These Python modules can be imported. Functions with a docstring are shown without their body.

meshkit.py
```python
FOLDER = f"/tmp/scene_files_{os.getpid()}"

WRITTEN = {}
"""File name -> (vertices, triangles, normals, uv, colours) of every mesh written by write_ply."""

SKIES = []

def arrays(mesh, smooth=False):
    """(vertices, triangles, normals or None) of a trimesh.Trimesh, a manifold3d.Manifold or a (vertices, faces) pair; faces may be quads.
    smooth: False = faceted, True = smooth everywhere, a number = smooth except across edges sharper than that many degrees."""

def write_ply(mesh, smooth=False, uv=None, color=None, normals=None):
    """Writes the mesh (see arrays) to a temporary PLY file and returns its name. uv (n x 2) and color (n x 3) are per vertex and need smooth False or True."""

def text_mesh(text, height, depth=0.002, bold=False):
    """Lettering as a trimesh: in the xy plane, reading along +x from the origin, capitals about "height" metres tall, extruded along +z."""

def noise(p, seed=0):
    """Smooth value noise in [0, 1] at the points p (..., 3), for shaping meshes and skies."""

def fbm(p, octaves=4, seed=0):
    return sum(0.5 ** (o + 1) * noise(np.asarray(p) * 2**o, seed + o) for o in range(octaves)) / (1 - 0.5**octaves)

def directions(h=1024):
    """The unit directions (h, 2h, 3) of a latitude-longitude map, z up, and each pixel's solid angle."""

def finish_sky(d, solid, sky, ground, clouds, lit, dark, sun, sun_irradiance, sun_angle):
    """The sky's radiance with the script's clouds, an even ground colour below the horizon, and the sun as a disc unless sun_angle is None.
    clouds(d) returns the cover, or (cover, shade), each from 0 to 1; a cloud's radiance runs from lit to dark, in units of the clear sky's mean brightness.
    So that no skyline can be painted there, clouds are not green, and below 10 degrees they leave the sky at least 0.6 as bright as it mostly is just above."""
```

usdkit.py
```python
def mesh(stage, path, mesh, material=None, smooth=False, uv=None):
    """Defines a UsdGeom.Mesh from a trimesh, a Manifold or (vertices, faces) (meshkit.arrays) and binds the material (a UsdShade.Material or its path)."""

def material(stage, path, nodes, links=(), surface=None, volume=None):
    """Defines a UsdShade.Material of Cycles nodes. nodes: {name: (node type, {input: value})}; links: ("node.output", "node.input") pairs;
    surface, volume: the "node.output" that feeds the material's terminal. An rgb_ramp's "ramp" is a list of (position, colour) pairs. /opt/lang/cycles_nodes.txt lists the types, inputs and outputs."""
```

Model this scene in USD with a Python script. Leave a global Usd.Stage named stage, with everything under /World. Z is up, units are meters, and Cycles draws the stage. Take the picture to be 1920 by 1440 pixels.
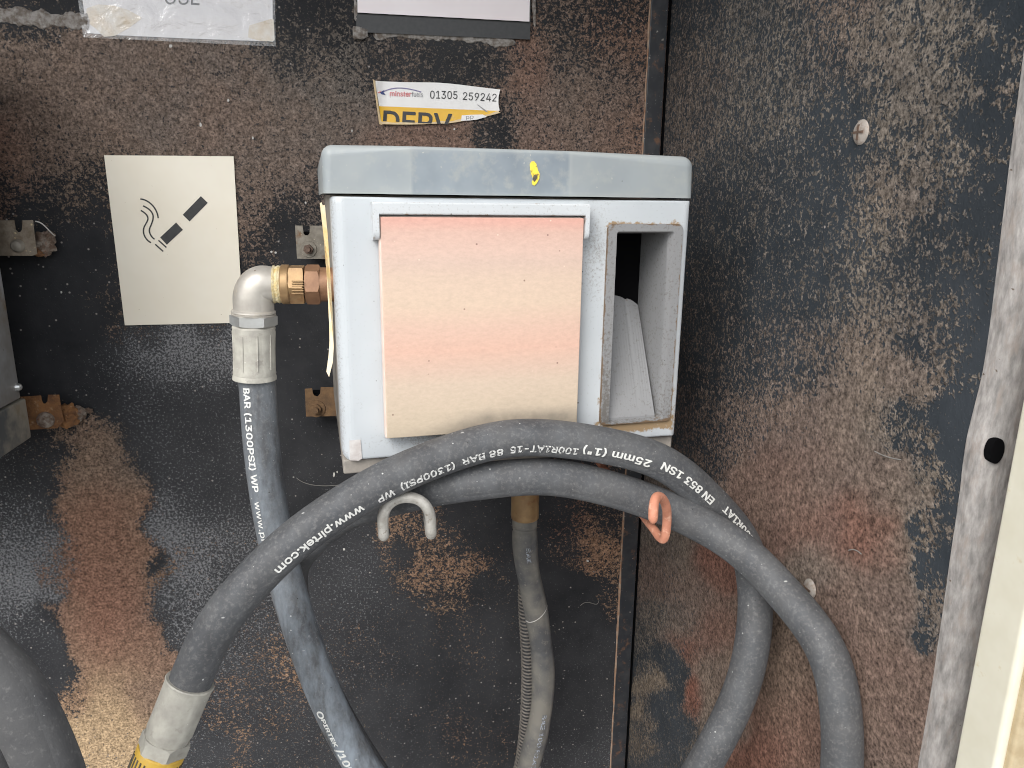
import math, random
import numpy as np, trimesh, usdkit, meshkit
import manifold3d as m3
from manifold3d import Manifold, CrossSection
from shapely.geometry import Polygon
from pxr import Usd, UsdGeom, UsdLux, UsdShade, Sdf, Gf, Vt

random.seed(5)
rng = np.random.default_rng(5)
stage = Usd.Stage.CreateInMemory()
UsdGeom.SetStageUpAxis(stage, "Z"); UsdGeom.SetStageMetersPerUnit(stage, 1.0)
UsdGeom.Xform.Define(stage, "/World"); UsdGeom.Scope.Define(stage, "/World/Looks")

# ---------------------------------------------------------------- camera
H = 1.5                                   # height of the lens above the ground
FPX = 1376.05                             # focal length in photo pixels (1920 wide)
YAW, PITCH, ROLL = (math.radians(a) for a in (9.72091, 14.00215, 0.67916))
def cam_axes():
    cy, sy, cp, sp = math.cos(YAW), math.sin(YAW), math.cos(PITCH), math.sin(PITCH)
    f = np.array([sy*cp, cy*cp, -sp]); r = np.array([cy, -sy, 0.]); u = np.cross(r, f)
    cr, sr = math.cos(ROLL), math.sin(ROLL)
    return np.array([cr*r + sr*u, -sr*r + cr*u, f])
M = cam_axes()
CAM = np.array([0, 0, H])
cam = UsdGeom.Camera.Define(stage, "/World/camera")
cam.CreateHorizontalApertureAttr(36.0); cam.CreateVerticalApertureAttr(27.0)
cam.CreateFocalLengthAttr(36.0*FPX/1920)
cam.CreateClippingRangeAttr((0.05, 1000.0))
cam.CreateExposureAttr(1.02)
mt = np.eye(4); mt[0, :3], mt[1, :3], mt[2, :3], mt[3, :3] = M[0], M[1], -M[2], CAM
cam.AddTransformOp().Set(Gf.Matrix4d(mt.tolist()))

# ---------------------------------------------------------------- sky and sun (overcast)
SUN = np.array([-0.42, -0.62, 0.66]); SUN /= np.linalg.norm(SUN)
elev, rot = math.asin(SUN[2]), math.atan2(SUN[0], SUN[1])
sky_m = usdkit.material(stage, "/World/Looks/overcast_sky", {
    "sky": ("sky_texture", {"sky_type": "single_scattering", "sun_disc": False, "sun_elevation": elev, "sun_rotation": rot}),
    "hs": ("hsv", {"saturation": 0.22, "value": 1.0}),
    "co": ("texture_coordinate", {}), "n": ("noise_texture", {"scale": 2.2, "detail": 5.0}),
    "mr": ("map_range", {"from_min": 0.3, "from_max": 0.7, "to_min": 0.85, "to_max": 1.2}),
    "mul": ("vector_math", {"math_type": "scale"}),
    "bg": ("background_shader", {"strength": 0.15})},
    [("sky.color", "hs.color"), ("co.generated", "n.vector"), ("n.fac", "mr.value"), ("hs.color", "mul.vector1"), ("mr.result", "mul.scale"), ("mul.vector", "bg.color")], surface="bg.background")
dome = UsdLux.DomeLight.Define(stage, "/World/sky"); dome.CreateIntensityAttr(1.0)
UsdShade.MaterialBindingAPI.Apply(dome.GetPrim()).Bind(sky_m)
dome.GetPrim().SetCustomDataByKey("kind", "structure")
sun = UsdLux.DistantLight.Define(stage, "/World/sun")
sun.CreateIntensityAttr(0.4); sun.CreateAngleAttr(35.0); sun.CreateColorAttr(Gf.Vec3f(1.0, 0.97, 0.93)); sun.GetPrim().CreateAttribute("inputs:normalize", Sdf.ValueTypeNames.Bool).Set(True)
zz = SUN; xx = np.cross([0, 0, 1.], zz); xx /= np.linalg.norm(xx); yy = np.cross(zz, xx)
sm = np.eye(4); sm[0, :3], sm[1, :3], sm[2, :3] = xx, yy, zz
sun.AddTransformOp().Set(Gf.Matrix4d(sm.tolist()))

# ---------------------------------------------------------------- measuring: a photo pixel's ray meets a real plane
def ray(x, y): return M.T @ np.array([(x-960)/FPX, -(y-720)/FPX, 1.0])
def at(x, y, Y):
    """The point on the upright plane y = Y."""
    r = ray(x, y); return CAM + r*(Y/r[1])
def at_x(x, y, X):
    r = ray(x, y); return CAM + r*(X/r[0])
def px_of(P):
    q = (np.asarray(P, float) - CAM) @ M.T
    return 960 + FPX*q[..., 0]/q[..., 2], 720 - FPX*q[..., 1]/q[..., 2]
WALL = 1.0                                # back panel
SIDE = 0.3785                             # side panel
BANG = math.radians(5.43299)              # the pump hangs turned by this much
BE, BN = np.array([math.cos(BANG), math.sin(BANG), 0]), np.array([-math.sin(BANG), math.cos(BANG), 0])
K = 0.8705                                # the pump's scale: its sizes below are in units of K metres
BD = 0.7238*K                             # distance of the pump's front plane along BN
BORG = BE*0.205*K + BN*BD + np.array([0, 0, H - 0.275*K])
def on_pump(x, y, out=0.0):
    """Local pump coordinates (x across, y depth, z up) of a pixel on the front plane, OUT metres in front of it."""
    r = ray(x, y); p = CAM + r*((BD-out*K)/(BN @ r)) - BORG
    return np.array([BE @ p, BN @ p, p[2]])/K
def U(u): return u - 0.205
def Z(z): return z + 0.275

# ---------------------------------------------------------------- scene graph helpers
USED = {}
def numbered(path):
    n = USED.get(path, 0); USED[path] = n+1
    return path if n == 0 else "%s_%03d" % (path, n)
def meta(p, label=None, cat=None, group=None, kind=None):
    for k, v in (("label", label), ("category", cat), ("group", group), ("kind", kind)):
        if v: p.SetCustomDataByKey(k, v)
    return p
def thing(name, label=None, cat=None, loc=(0, 0, 0), rz=0.0, group=None, kind=None):
    x = UsdGeom.Xform.Define(stage, numbered("/World/" + name))
    x.AddTranslateOp().Set(Gf.Vec3d(*map(float, loc)))
    if rz: x.AddRotateZOp().Set(math.degrees(rz))
    FRAME[x.GetPath().pathString] = (np.array(loc, float), float(rz))
    return meta(x.GetPrim(), label, cat, group, kind)
FRAME = {}
def tri(mesh):
    if hasattr(mesh, "to_mesh"):
        m = mesh.to_mesh(); mesh = trimesh.Trimesh(m.vert_properties[:, :3], m.tri_verts, process=False)
    elif isinstance(mesh, (tuple, list)):
        f = np.asarray(mesh[1]);
        if f.shape[1] == 4: f = np.vstack([f[:, [0, 1, 2]], f[:, [0, 2, 3]]])
        mesh = trimesh.Trimesh(np.asarray(mesh[0], float), f, process=False)
    return mesh
def obj(name, mesh, mat, parent=None, smooth=32, label=None, kind=None, world=True, paint=None):
    """One Mesh prim. world: the mesh is given in world coordinates and is moved into its thing's own frame."""
    mesh = tri(mesh).copy()
    base = parent.GetPath().pathString if parent else "/World"
    if parent and world:
        top = "/".join(parent.GetPath().pathString.split("/")[:3])
        if top in FRAME:
            loc, rz = FRAME[top]; v = mesh.vertices - loc; c, s = math.cos(-rz), math.sin(-rz)
            mesh.vertices = np.stack([c*v[:, 0]-s*v[:, 1], s*v[:, 0]+c*v[:, 1], v[:, 2]], 1)
    pr = usdkit.mesh(stage, numbered(base + "/" + name), mesh, mat, smooth=smooth)
    if paint:
        pts = np.array(pr.GetPointsAttr().Get())
        for nm, fn in paint.items():
            UsdGeom.PrimvarsAPI(pr).CreatePrimvar(nm, Sdf.ValueTypeNames.Color3fArray, "vertex").Set(Vt.Vec3fArray.FromNumpy(np.ascontiguousarray(fn(pts), np.float32)))
    return meta(pr.GetPrim(), label, None, None, kind)

# ---------------------------------------------------------------- shape helpers
def box(x0, x1, y0, y1, z0, z1):
    m = trimesh.creation.box([x1-x0, y1-y0, z1-z0]); m.apply_translation([(x0+x1)/2, (y0+y1)/2, (z0+z1)/2]); return m
def rbox(x0, x1, y0, y1, z0, z1, r=0.002, seg=12):
    s = Manifold.sphere(r, seg)
    return Manifold.batch_hull([s.translate((x, y, z)) for x in (x0+r, x1-r) for y in (y0+r, y1-r) for z in (z0+r, z1-r)])
def joined(*ms): return trimesh.util.concatenate([tri(m) for m in ms])
def smooth_path(pts, step=0.003):
    from scipy.interpolate import CubicSpline
    p = np.asarray(pts, float); d = np.r_[0, np.cumsum(np.sqrt(np.linalg.norm(np.diff(p, axis=0), axis=1)))]
    cs = CubicSpline(d, p); q = cs(np.linspace(0, d[-1], 4000))
    s = np.r_[0, np.cumsum(np.linalg.norm(np.diff(q, axis=0), axis=1))]; n = max(int(s[-1]/step), 8)
    t = np.linspace(0, s[-1], n)
    return np.stack([np.interp(t, s, q[:, k]) for k in range(3)], 1), t
def frames(p):
    T = np.gradient(p, axis=0); T /= np.linalg.norm(T, axis=1, keepdims=True)
    a = np.array([0, -1., 0]) - T*(T @ np.array([0, -1., 0]))[:, None]
    bad = np.linalg.norm(a, axis=1) < 0.2
    if bad.any():
        b = np.array([0, 0, 1.]) - T*(T @ np.array([0, 0, 1.]))[:, None]; a[bad] = b[bad]
    N = a/np.linalg.norm(a, axis=1, keepdims=True)
    return T, N, np.cross(N, T)
def tube(p, r, sides=36, cap=True):
    p = np.asarray(p, float)
    T = np.gradient(p, axis=0); T /= np.linalg.norm(T, axis=1, keepdims=True)
    N = np.zeros_like(p); n0 = np.array([0, -1., 0]) if abs(T[0][1]) < 0.85 else np.array([0, 0, 1.])
    for i in range(len(p)):
        n0 = n0 - T[i]*(n0 @ T[i]); n0 = n0/np.linalg.norm(n0); N[i] = n0
    B = np.cross(N, T); a = np.arange(sides)*2*np.pi/sides; r = np.broadcast_to(r, (len(p),))
    v = (p[:, None] + r[:, None, None]*(np.cos(a)[None, :, None]*N[:, None] + np.sin(a)[None, :, None]*B[:, None])).reshape(-1, 3)
    i, j = np.meshgrid(np.arange(len(p)-1), np.arange(sides), indexing="ij"); k = (j+1) % sides
    q = np.stack([i*sides+j, (i+1)*sides+j, (i+1)*sides+k, i*sides+k], -1).reshape(-1, 4)
    f = np.vstack([q[:, [0, 1, 2]], q[:, [0, 2, 3]]])
    if cap:
        n = len(v); v = np.vstack([v, p[0], p[-1]]); L = (len(p)-1)*sides
        f = np.vstack([f, [[n, j, (j+1) % sides] for j in range(sides)], [[n+1, L+(j+1) % sides, L+j] for j in range(sides)]])
    m = trimesh.Trimesh(v, f, process=False)
    if m.volume < 0: m.invert()
    return m
def lathe(p0, p1, prof, sides=40, turn=0.0, ref=(0, -1, 0)):
    """Profile [(fraction along p0-p1, radius)] turned about that axis; sides=6 makes a hexagon."""
    p0, p1 = np.asarray(p0, float), np.asarray(p1, float); t = (p1-p0)/np.linalg.norm(p1-p0)
    n = np.array(ref, float)
    if abs(n @ t) > 0.97: n = np.array([0, 0, 1.])
    n -= t*(n @ t); n /= np.linalg.norm(n); b = np.cross(n, t)
    a = np.arange(sides)*2*np.pi/sides + turn
    v = np.concatenate([p0 + (p1-p0)*s + r*(np.cos(a)[:, None]*n + np.sin(a)[:, None]*b) for s, r in prof])
    f = []
    for i in range(len(prof)-1):
        for j in range(sides):
            k = (j+1) % sides; A, B_, C, D = i*sides+j, (i+1)*sides+j, (i+1)*sides+k, i*sides+k
            f += [[A, B_, C], [A, C, D]]
    c0, c1 = len(v), len(v)+1; v = np.vstack([v, p0+(p1-p0)*prof[0][0], p0+(p1-p0)*prof[-1][0]]); L = (len(prof)-1)*sides
    for j in range(sides): f += [[c0, j, (j+1) % sides], [c1, L+(j+1) % sides, L+j]]
    m = trimesh.Trimesh(v, f, process=False)
    if m.volume < 0: m.invert()
    return m
def hexnut(p0, p1, r, turn=0.0, ch=0.12):
    """A hexagonal nut with chamfered corners: a hexagon cut by a turned profile."""
    h = lathe(p0, p1, [(0, r), (1, r)], 6, turn)
    c = lathe(p0, p1, [(0, r*.90), (ch, r*1.01), (1-ch, r*1.01), (1, r*.90)], 48)
    a = [Manifold(m3.Mesh(np.asarray(x.vertices, np.float32), np.asarray(x.faces, np.uint32))) for x in (h, c)]
    return a[0] ^ a[1]
def plate(poly, fn, t, holes=()):
    """A polygon in photo pixels made a plate: FN(x, y, out) gives the point, T the thickness."""
    m = trimesh.creation.extrude_polygon(Polygon(poly, holes), 1.0, engine="earcut")
    v = np.array(m.vertices); m.vertices = np.array([fn(x, y, z*t) for x, y, z in v])
    m.fix_normals(); return m
def wall_pt(off=0.0): return lambda x, y, z=0.0: at(x, y, WALL - off - z)
def print_text(text, x0, y0, x1, y1, hpx, fn, bold=False, clip=None, squeeze=True, up=None):
    """Lettering from pixel (x0, y0) to (x1, y1) along its base line, HPX high."""
    m = meshkit.text_mesh(text, 1.0, 1.0, bold); v = np.array(m.vertices)
    L = v[:, 0].max(); d = np.array([x1-x0, y1-y0]); n = np.array([d[1], -d[0]])/np.linalg.norm(d) if up is None else np.array(up)
    if clip is not None:
        m = m.slice_plane([0, clip, 0], [0, 1, 0]); v = np.array(m.vertices)
    z = (v[:, 2] > 0.5)*0.00035
    m.vertices = np.array([fn(*(np.array([x0, y0]) + d*a/L + n*b*hpx), c) for a, b, c in zip(v[:, 0], v[:, 1], z)])
    m.fix_normals(); return m
def tube_text(path, s_, R, text, s0, s1, ang, height, bold=True):
    """Lettering printed along a hose from length s0 to s1, at angle ANG from the side that faces the front."""
    m = meshkit.text_mesh(text, height, 0.0004, bold)
    v, f = trimesh.remesh.subdivide_to_size(m.vertices, m.faces, 0.004); v = np.array(v)
    x = s0 + (s1-s0)*v[:, 0]/v[:, 0].max(); T, N, B = frames(path)
    g = lambda A: np.stack([np.interp(x, s_, A[:, k]) for k in range(3)], 1)
    P, n, b = g(path), g(N), g(B); a = ang + (v[:, 1]-height/2)/R; r = R + 0.0001 + v[:, 2]
    return trimesh.Trimesh(P + r[:, None]*(np.cos(a)[:, None]*n + np.sin(a)[:, None]*b), f, process=False)
def s_at(path, s_, x, y):
    X, Y = px_of(path); d = (X-x)**2 + (Y-y)**2; return s_[int(np.argmin(d))]

# ---------------------------------------------------------------- materials
def mat(name, c1, c2=None, scale=40, lo=0.35, hi=0.65, rough=0.5, metal=0.0, bump=0.0, bscale=None, bdist=0.001,
        specks=None, stain=None, attr=None, detail=6.0, stretch=(1, 1, 1), streak=None, spec=0.5, rough2=None):
    """Two colours mixed by noise; specks = (colour, scale, size, share); stain = (colour, scale, lo, hi)."""
    n = {"g": ("geometry", {}), "mp": ("mapping", {"scale": stretch}), "n": ("noise_texture", {"scale": scale, "detail": detail, "roughness": 0.62}),
         "r": ("map_range", {"from_min": lo, "from_max": hi, "clamp": True}), "m": ("mix_color", {"a": c1, "b": c2 or c1}),
         "p": ("principled_bsdf", {"roughness": rough, "metallic": metal, "specular_ior_level": spec})}
    l = [("g.position", "mp.vector"), ("mp.vector", "n.vector"), ("n.fac", "r.value"), ("r.result", "m.fac")]; out = "m.result"
    if stain:
        c, sc, a, b = stain
        n["sn"] = ("noise_texture", {"scale": sc, "detail": 7.0, "roughness": 0.68}); n["sr"] = ("map_range", {"from_min": a, "from_max": b, "clamp": True}); n["sm"] = ("mix_color", {"b": c})
        l += [("mp.vector", "sn.vector"), ("sn.fac", "sr.value"), ("sr.result", "sm.fac"), (out, "sm.a")]; out = "sm.result"
    if attr:
        n["an"] = ("attribute", {"attribute": attr[0]}); n["as"] = ("separate_color", {}); n["am"] = ("mix_color", {"b": attr[1]})
        l += [("an.color", "as.color"), ("as.r", "am.fac"), (out, "am.a")]; out = "am.result"
    for i, (c, sc, size, share) in enumerate(specks or []):
        a = "k%d" % i
        n[a+"v"] = ("voronoi_texture", {"scale": sc, "randomness": 1.0}); n[a+"d"] = ("map_range", {"from_min": size*0.75, "from_max": size*1.2, "to_min": 1.0, "to_max": 0.0, "clamp": True})
        n[a+"s"] = ("separate_color", {}); n[a+"t"] = ("math", {"math_type": "less_than", "value2": share}); n[a+"x"] = ("math", {"math_type": "multiply"}); n[a+"m"] = ("mix_color", {"b": c})
        n[a+"n"] = ("noise_texture", {"scale": sc*2.2, "detail": 2.0}); n[a+"w"] = ("vector_math", {"math_type": "multiply_add", "vector2": (0.6/sc,)*3})
        l += [("g.position", a+"n.vector"), (a+"n.color", a+"w.vector1"), ("g.position", a+"w.vector3"), (a+"w.vector", a+"v.vector"), (a+"v.distance", a+"d.value"), (a+"v.color", a+"s.color"), (a+"s.r", a+"t.value1"), (a+"d.result", a+"x.value1"), (a+"t.value", a+"x.value2"), (a+"x.value", a+"m.fac"), (out, a+"m.a")]; out = a+"m.result"
    l.append((out, "p.base_color"))
    if rough2 is not None:
        n["rr"] = ("map_range", {"from_min": lo, "from_max": hi, "to_min": rough, "to_max": rough2, "clamp": True}); l += [("n.fac", "rr.value"), ("rr.result", "p.roughness")]
    if bump:
        n["bn"] = ("noise_texture", {"scale": bscale or scale*3, "detail": 5.0, "roughness": 0.6}); n["b"] = ("bump", {"strength": bump, "distance": bdist})
        l += [("mp.vector", "bn.vector"), ("bn.fac", "b.height"), ("b.normal", "p.normal")]
    return usdkit.material(stage, "/World/Looks/" + name, n, l, surface="p.BSDF")

def rust_wall(name, paint, flecks, fine=1.0):
    """Black paint broken by rust. Primvar "wear": r = how much is rusted, g = how orange, b = pale dust; "wear2": r = how solid and fine, g = how red, b = how dark."""
    n = {"g": ("geometry", {}), "w": ("attribute", {"attribute": "wear"}), "ws": ("separate_color", {}), "w2": ("attribute", {"attribute": "wear2"}), "ws2": ("separate_color", {}),
         # fleck field: three sizes of noise added up
         "n1": ("noise_texture", {"scale": 55.0, "detail": 3.0, "roughness": 0.6, "distortion": 0.4}), "n2": ("noise_texture", {"scale": 185.0*fine, "detail": 3.0, "roughness": 0.62, "distortion": 0.5}),
         "n3": ("noise_texture", {"scale": 430.0, "detail": 2.0, "roughness": 0.6}),
         "a1": ("math", {"math_type": "multiply", "value2": 0.17}), "a2": ("math", {"math_type": "multiply_add", "value2": 0.46}), "a3": ("math", {"math_type": "multiply_add", "value2": 0.37}),
         "th": ("map_range", {"from_min": 0.0, "from_max": 1.0, "to_min": 0.66, "to_max": 0.37, "clamp": True}), "th2": ("math", {"math_type": "multiply_add", "value2": -0.12}),
         "df": ("math", {"math_type": "subtract"}), "fl": ("map_range", {"from_min": -0.02, "from_max": 0.035, "clamp": True}),
         "vn": ("noise_texture", {"scale": 300.0, "detail": 3.0, "roughness": 0.75}),
         # colours of the rust
         "t1": ("noise_texture", {"scale": 18.0, "detail": 5.0, "roughness": 0.65}), "t1r": ("map_range", {"from_min": 0.36, "from_max": 0.64, "clamp": True}),
         "c1": ("mix_color", {"a": flecks[0], "b": flecks[1]}), "c2": ("mix_color", {"b": flecks[2]}), "c3": ("mix_color", {"b": flecks[3]}), "c5": ("mix_color", {"b": (0.42, 0.31, 0.185)}), "db": ("math", {"math_type": "multiply", "value2": 0.55}), "b0": ("mix_color", {"b": (0.105, 0.105, 0.11)}),
         "v3": ("map_range", {"from_min": 0.34, "from_max": 0.66, "to_min": 0.42, "to_max": 1.65}), "c4": ("vector_math", {"math_type": "scale"}),
         # paint with scuffs and pale dust
         "p1": ("noise_texture", {"scale": 9.0, "detail": 6.0, "roughness": 0.7}), "p1r": ("map_range", {"from_min": 0.33, "from_max": 0.68, "clamp": True}),
         "b1": ("mix_color", {"a": paint[0], "b": paint[1]}),
         "d1": ("noise_texture", {"scale": 330.0, "detail": 4.0, "roughness": 0.75}), "dth": ("map_range", {"from_min": 0.0, "from_max": 1.0, "to_min": 0.655, "to_max": 0.37, "clamp": True}), "dd": ("math", {"math_type": "subtract"}), "ddr": ("map_range", {"from_min": 0.0, "from_max": 0.07, "to_max": 0.8, "clamp": True}),
         "b2": ("mix_color", {"b": paint[2]}),
         "kv": ("voronoi_texture", {"scale": 85.0, "randomness": 1.0}), "kd": ("map_range", {"from_min": 0.07, "from_max": 0.13, "to_min": 1.0, "to_max": 0.0, "clamp": True}), "ks": ("separate_color", {}), "kt": ("math", {"math_type": "less_than", "value2": 0.20}), "kx": ("math", {"math_type": "multiply"}),
         "b3": ("mix_color", {"b": (0.30, 0.27, 0.25)}),
         "fin": ("mix_color", {}), "ro": ("mix_float", {"a": 0.68, "b": 1.0}), "vm": ("noise_texture", {"scale": 95.0, "detail": 5.0, "roughness": 0.7}), "vmr": ("map_range", {"from_min": 0.33, "from_max": 0.67, "to_min": 0.62, "to_max": 1.32}), "vmm": ("math", {"math_type": "multiply"}), "p": ("principled_bsdf", {"specular_ior_level": 0.12}),
         "bh": ("math", {"math_type": "multiply_add", "value2": 0.6}), "bp": ("bump", {"strength": 0.55, "distance": 0.0012})}
    P = "g.position"
    l = [("w.color", "ws.color"), ("w2.color", "ws2.color")] + [(P, k+".vector") for k in ("n1", "n2", "n3", "t1", "p1", "d1", "kv", "vn", "vm")] + [
        ("n1.fac", "a1.value1"), ("n2.fac", "a2.value1"), ("a1.value", "a2.value3"), ("n3.fac", "a3.value1"), ("a2.value", "a3.value3"),
        ("ws.r", "th.value"), ("ws2.r", "th2.value1"), ("th.result", "th2.value3"), ("a3.value", "df.value1"), ("th2.value", "df.value2"), ("df.value", "fl.value"),
        ("t1.fac", "t1r.value"), ("t1r.result", "c1.fac"), ("c1.result", "c2.a"), ("ws.g", "c2.fac"), ("c2.result", "c3.a"), ("ws2.g", "c3.fac"), ("c3.result", "c5.a"), ("ws2.b", "c5.fac"), ("b1.result", "b0.a"), ("ws.b", "db.value1"), ("db.value", "b0.fac"),
        ("vn.fac", "v3.value"), ("c5.result", "c4.vector1"), ("v3.result", "vmm.value1"), ("vm.fac", "vmr.value"), ("vmr.result", "vmm.value2"), ("vmm.value", "c4.scale"),
        ("p1.fac", "p1r.value"), ("p1r.result", "b1.fac"), ("d1.fac", "dd.value1"), ("ws.b", "dth.value"), ("dth.result", "dd.value2"), ("dd.value", "ddr.value"), ("ddr.result", "b2.fac"), ("b0.result", "b2.a"),
        ("kv.distance", "kd.value"), ("kv.color", "ks.color"), ("ks.g", "kt.value1"), ("kd.result", "kx.value1"), ("kt.value", "kx.value2"), ("kx.value", "b3.fac"), ("b2.result", "b3.a"),
        ("b3.result", "fin.a"), ("c4.vector", "fin.b"), ("fl.result", "fin.fac"), ("fin.result", "p.base_color"), ("fl.result", "ro.fac"), ("ro.result", "p.roughness"),
        ("n3.fac", "bh.value1"), ("fl.result", "bh.value3"), ("bh.value", "bp.height"), ("bp.normal", "p.normal")]
    return usdkit.material(stage, "/World/Looks/" + name, n, l, surface="p.BSDF")

def dirty(name, base, dirt, rough=0.45, specks=(), scale=120, spec=0.5, base2=None):
    """Plain coat with primvar "dirt" (r = rusty dirt, g = grey dirt) broken up by noise."""
    n = {"g": ("geometry", {}), "w": ("attribute", {"attribute": "dirt"}), "ws": ("separate_color", {}),
         "n": ("noise_texture", {"scale": scale, "detail": 6.0, "roughness": 0.7}), "n2": ("noise_texture", {"scale": scale*4, "detail": 4.0, "roughness": 0.7}), "l": ("noise_texture", {"scale": 14.0, "detail": 4.0}), "lr": ("map_range", {"from_min": 0.35, "from_max": 0.65}),
         "b": ("mix_color", {"a": base, "b": base2 or tuple(c*0.93 for c in base)}),
         "t1": ("map_range", {"to_min": 0.78, "to_max": 0.25}), "s1": ("math", {"math_type": "subtract"}), "r1": ("map_range", {"from_min": -0.02, "from_max": 0.09, "clamp": True}), "m1": ("mix_color", {"b": dirt[0]}),
         "t2": ("map_range", {"to_min": 0.78, "to_max": 0.25}), "s2": ("math", {"math_type": "subtract"}), "r2": ("map_range", {"from_min": -0.05, "from_max": 0.12, "to_max": 0.85, "clamp": True}), "m2": ("mix_color", {"b": dirt[1]}),
         "p": ("principled_bsdf", {"roughness": rough, "specular_ior_level": spec})}
    l = [("w.color", "ws.color"), ("g.position", "n.vector"), ("g.position", "n2.vector"), ("g.position", "l.vector"), ("l.fac", "lr.value"), ("lr.result", "b.fac"),
         ("ws.r", "t1.value"), ("n.fac", "s1.value1"), ("t1.result", "s1.value2"), ("s1.value", "r1.value"), ("b.result", "m2.a"),
         ("ws.g", "t2.value"), ("n2.fac", "s2.value1"), ("t2.result", "s2.value2"), ("s2.value", "r2.value"), ("r2.result", "m2.fac"), ("m2.result", "m1.a"), ("r1.result", "m1.fac")]
    out = "m1.result"
    for i, (c, sc, size, share) in enumerate(specks):
        a = "k%d" % i
        n[a+"v"] = ("voronoi_texture", {"scale": sc, "randomness": 1.0}); n[a+"d"] = ("map_range", {"from_min": size*0.7, "from_max": size*1.2, "to_min": 0.9, "to_max": 0.0, "clamp": True})
        n[a+"s"] = ("separate_color", {}); n[a+"t"] = ("math", {"math_type": "less_than", "value2": share}); n[a+"x"] = ("math", {"math_type": "multiply"}); n[a+"m"] = ("mix_color", {"b": c})
        l += [("g.position", a+"v.vector"), (a+"v.distance", a+"d.value"), (a+"v.color", a+"s.color"), (a+"s.r", a+"t.value1"), (a+"d.result", a+"x.value1"), (a+"t.value", a+"x.value2"), (a+"x.value", a+"m.fac"), (out, a+"m.a")]; out = a+"m.result"
    l.append((out, "p.base_color"))
    return usdkit.material(stage, "/World/Looks/" + name, n, l, surface="p.BSDF")
#MATS
MA = {}
MA["ground"] = mat("asphalt_yard", (0.055, 0.054, 0.052), (0.085, 0.083, 0.080), 6, rough=0.9, bump=0.3)
MA["wall"] = rust_wall("rusted_black_steel", ((0.017, 0.0175, 0.0195), (0.038, 0.0385, 0.041), (0.24, 0.24, 0.245)), ((0.120, 0.106, 0.094), (0.135, 0.110, 0.092), (0.275, 0.170, 0.105), (0.215, 0.105, 0.072)))
MA["side"] = rust_wall("rusted_blue_black_steel", ((0.021, 0.026, 0.031), (0.041, 0.048, 0.056), (0.20, 0.20, 0.20)), ((0.108, 0.097, 0.088), (0.148, 0.129, 0.109), (0.185, 0.138, 0.096), (0.155, 0.072, 0.052)))
MA["black"] = mat("black_gap_and_shade", (0.004, 0.004, 0.0045), rough=1.0, spec=0.05)
MA["strip"] = mat("painted_corner_strip", (0.022, 0.024, 0.028), (0.05, 0.05, 0.052), 60, 0.45, 0.8, rough=0.4, stain=((0.14, 0.075, 0.045), 70, 0.56, 0.68), specks=[((0.3, 0.28, 0.25), 120, 0.12, 0.16), ((0.2, 0.19, 0.18), 260, 0.13, 0.25)])
MA["edge_rust"] = mat("rusty_bare_edge", (0.26, 0.13, 0.07), (0.32, 0.25, 0.19), 120, rough=0.85, bump=0.4)
MA["galv"] = mat("weathered_galvanised_lip", (0.20, 0.19, 0.18), (0.42, 0.395, 0.375), 230, 0.34, 0.66, rough=0.65, metal=0.1, bump=0.5, bscale=420, detail=9.0, stretch=(1, 1, 0.30), stain=((0.30, 0.25, 0.215), 160, 0.50, 0.75), specks=[((0.12, 0.09, 0.07), 150, 0.12, 0.12)])
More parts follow.
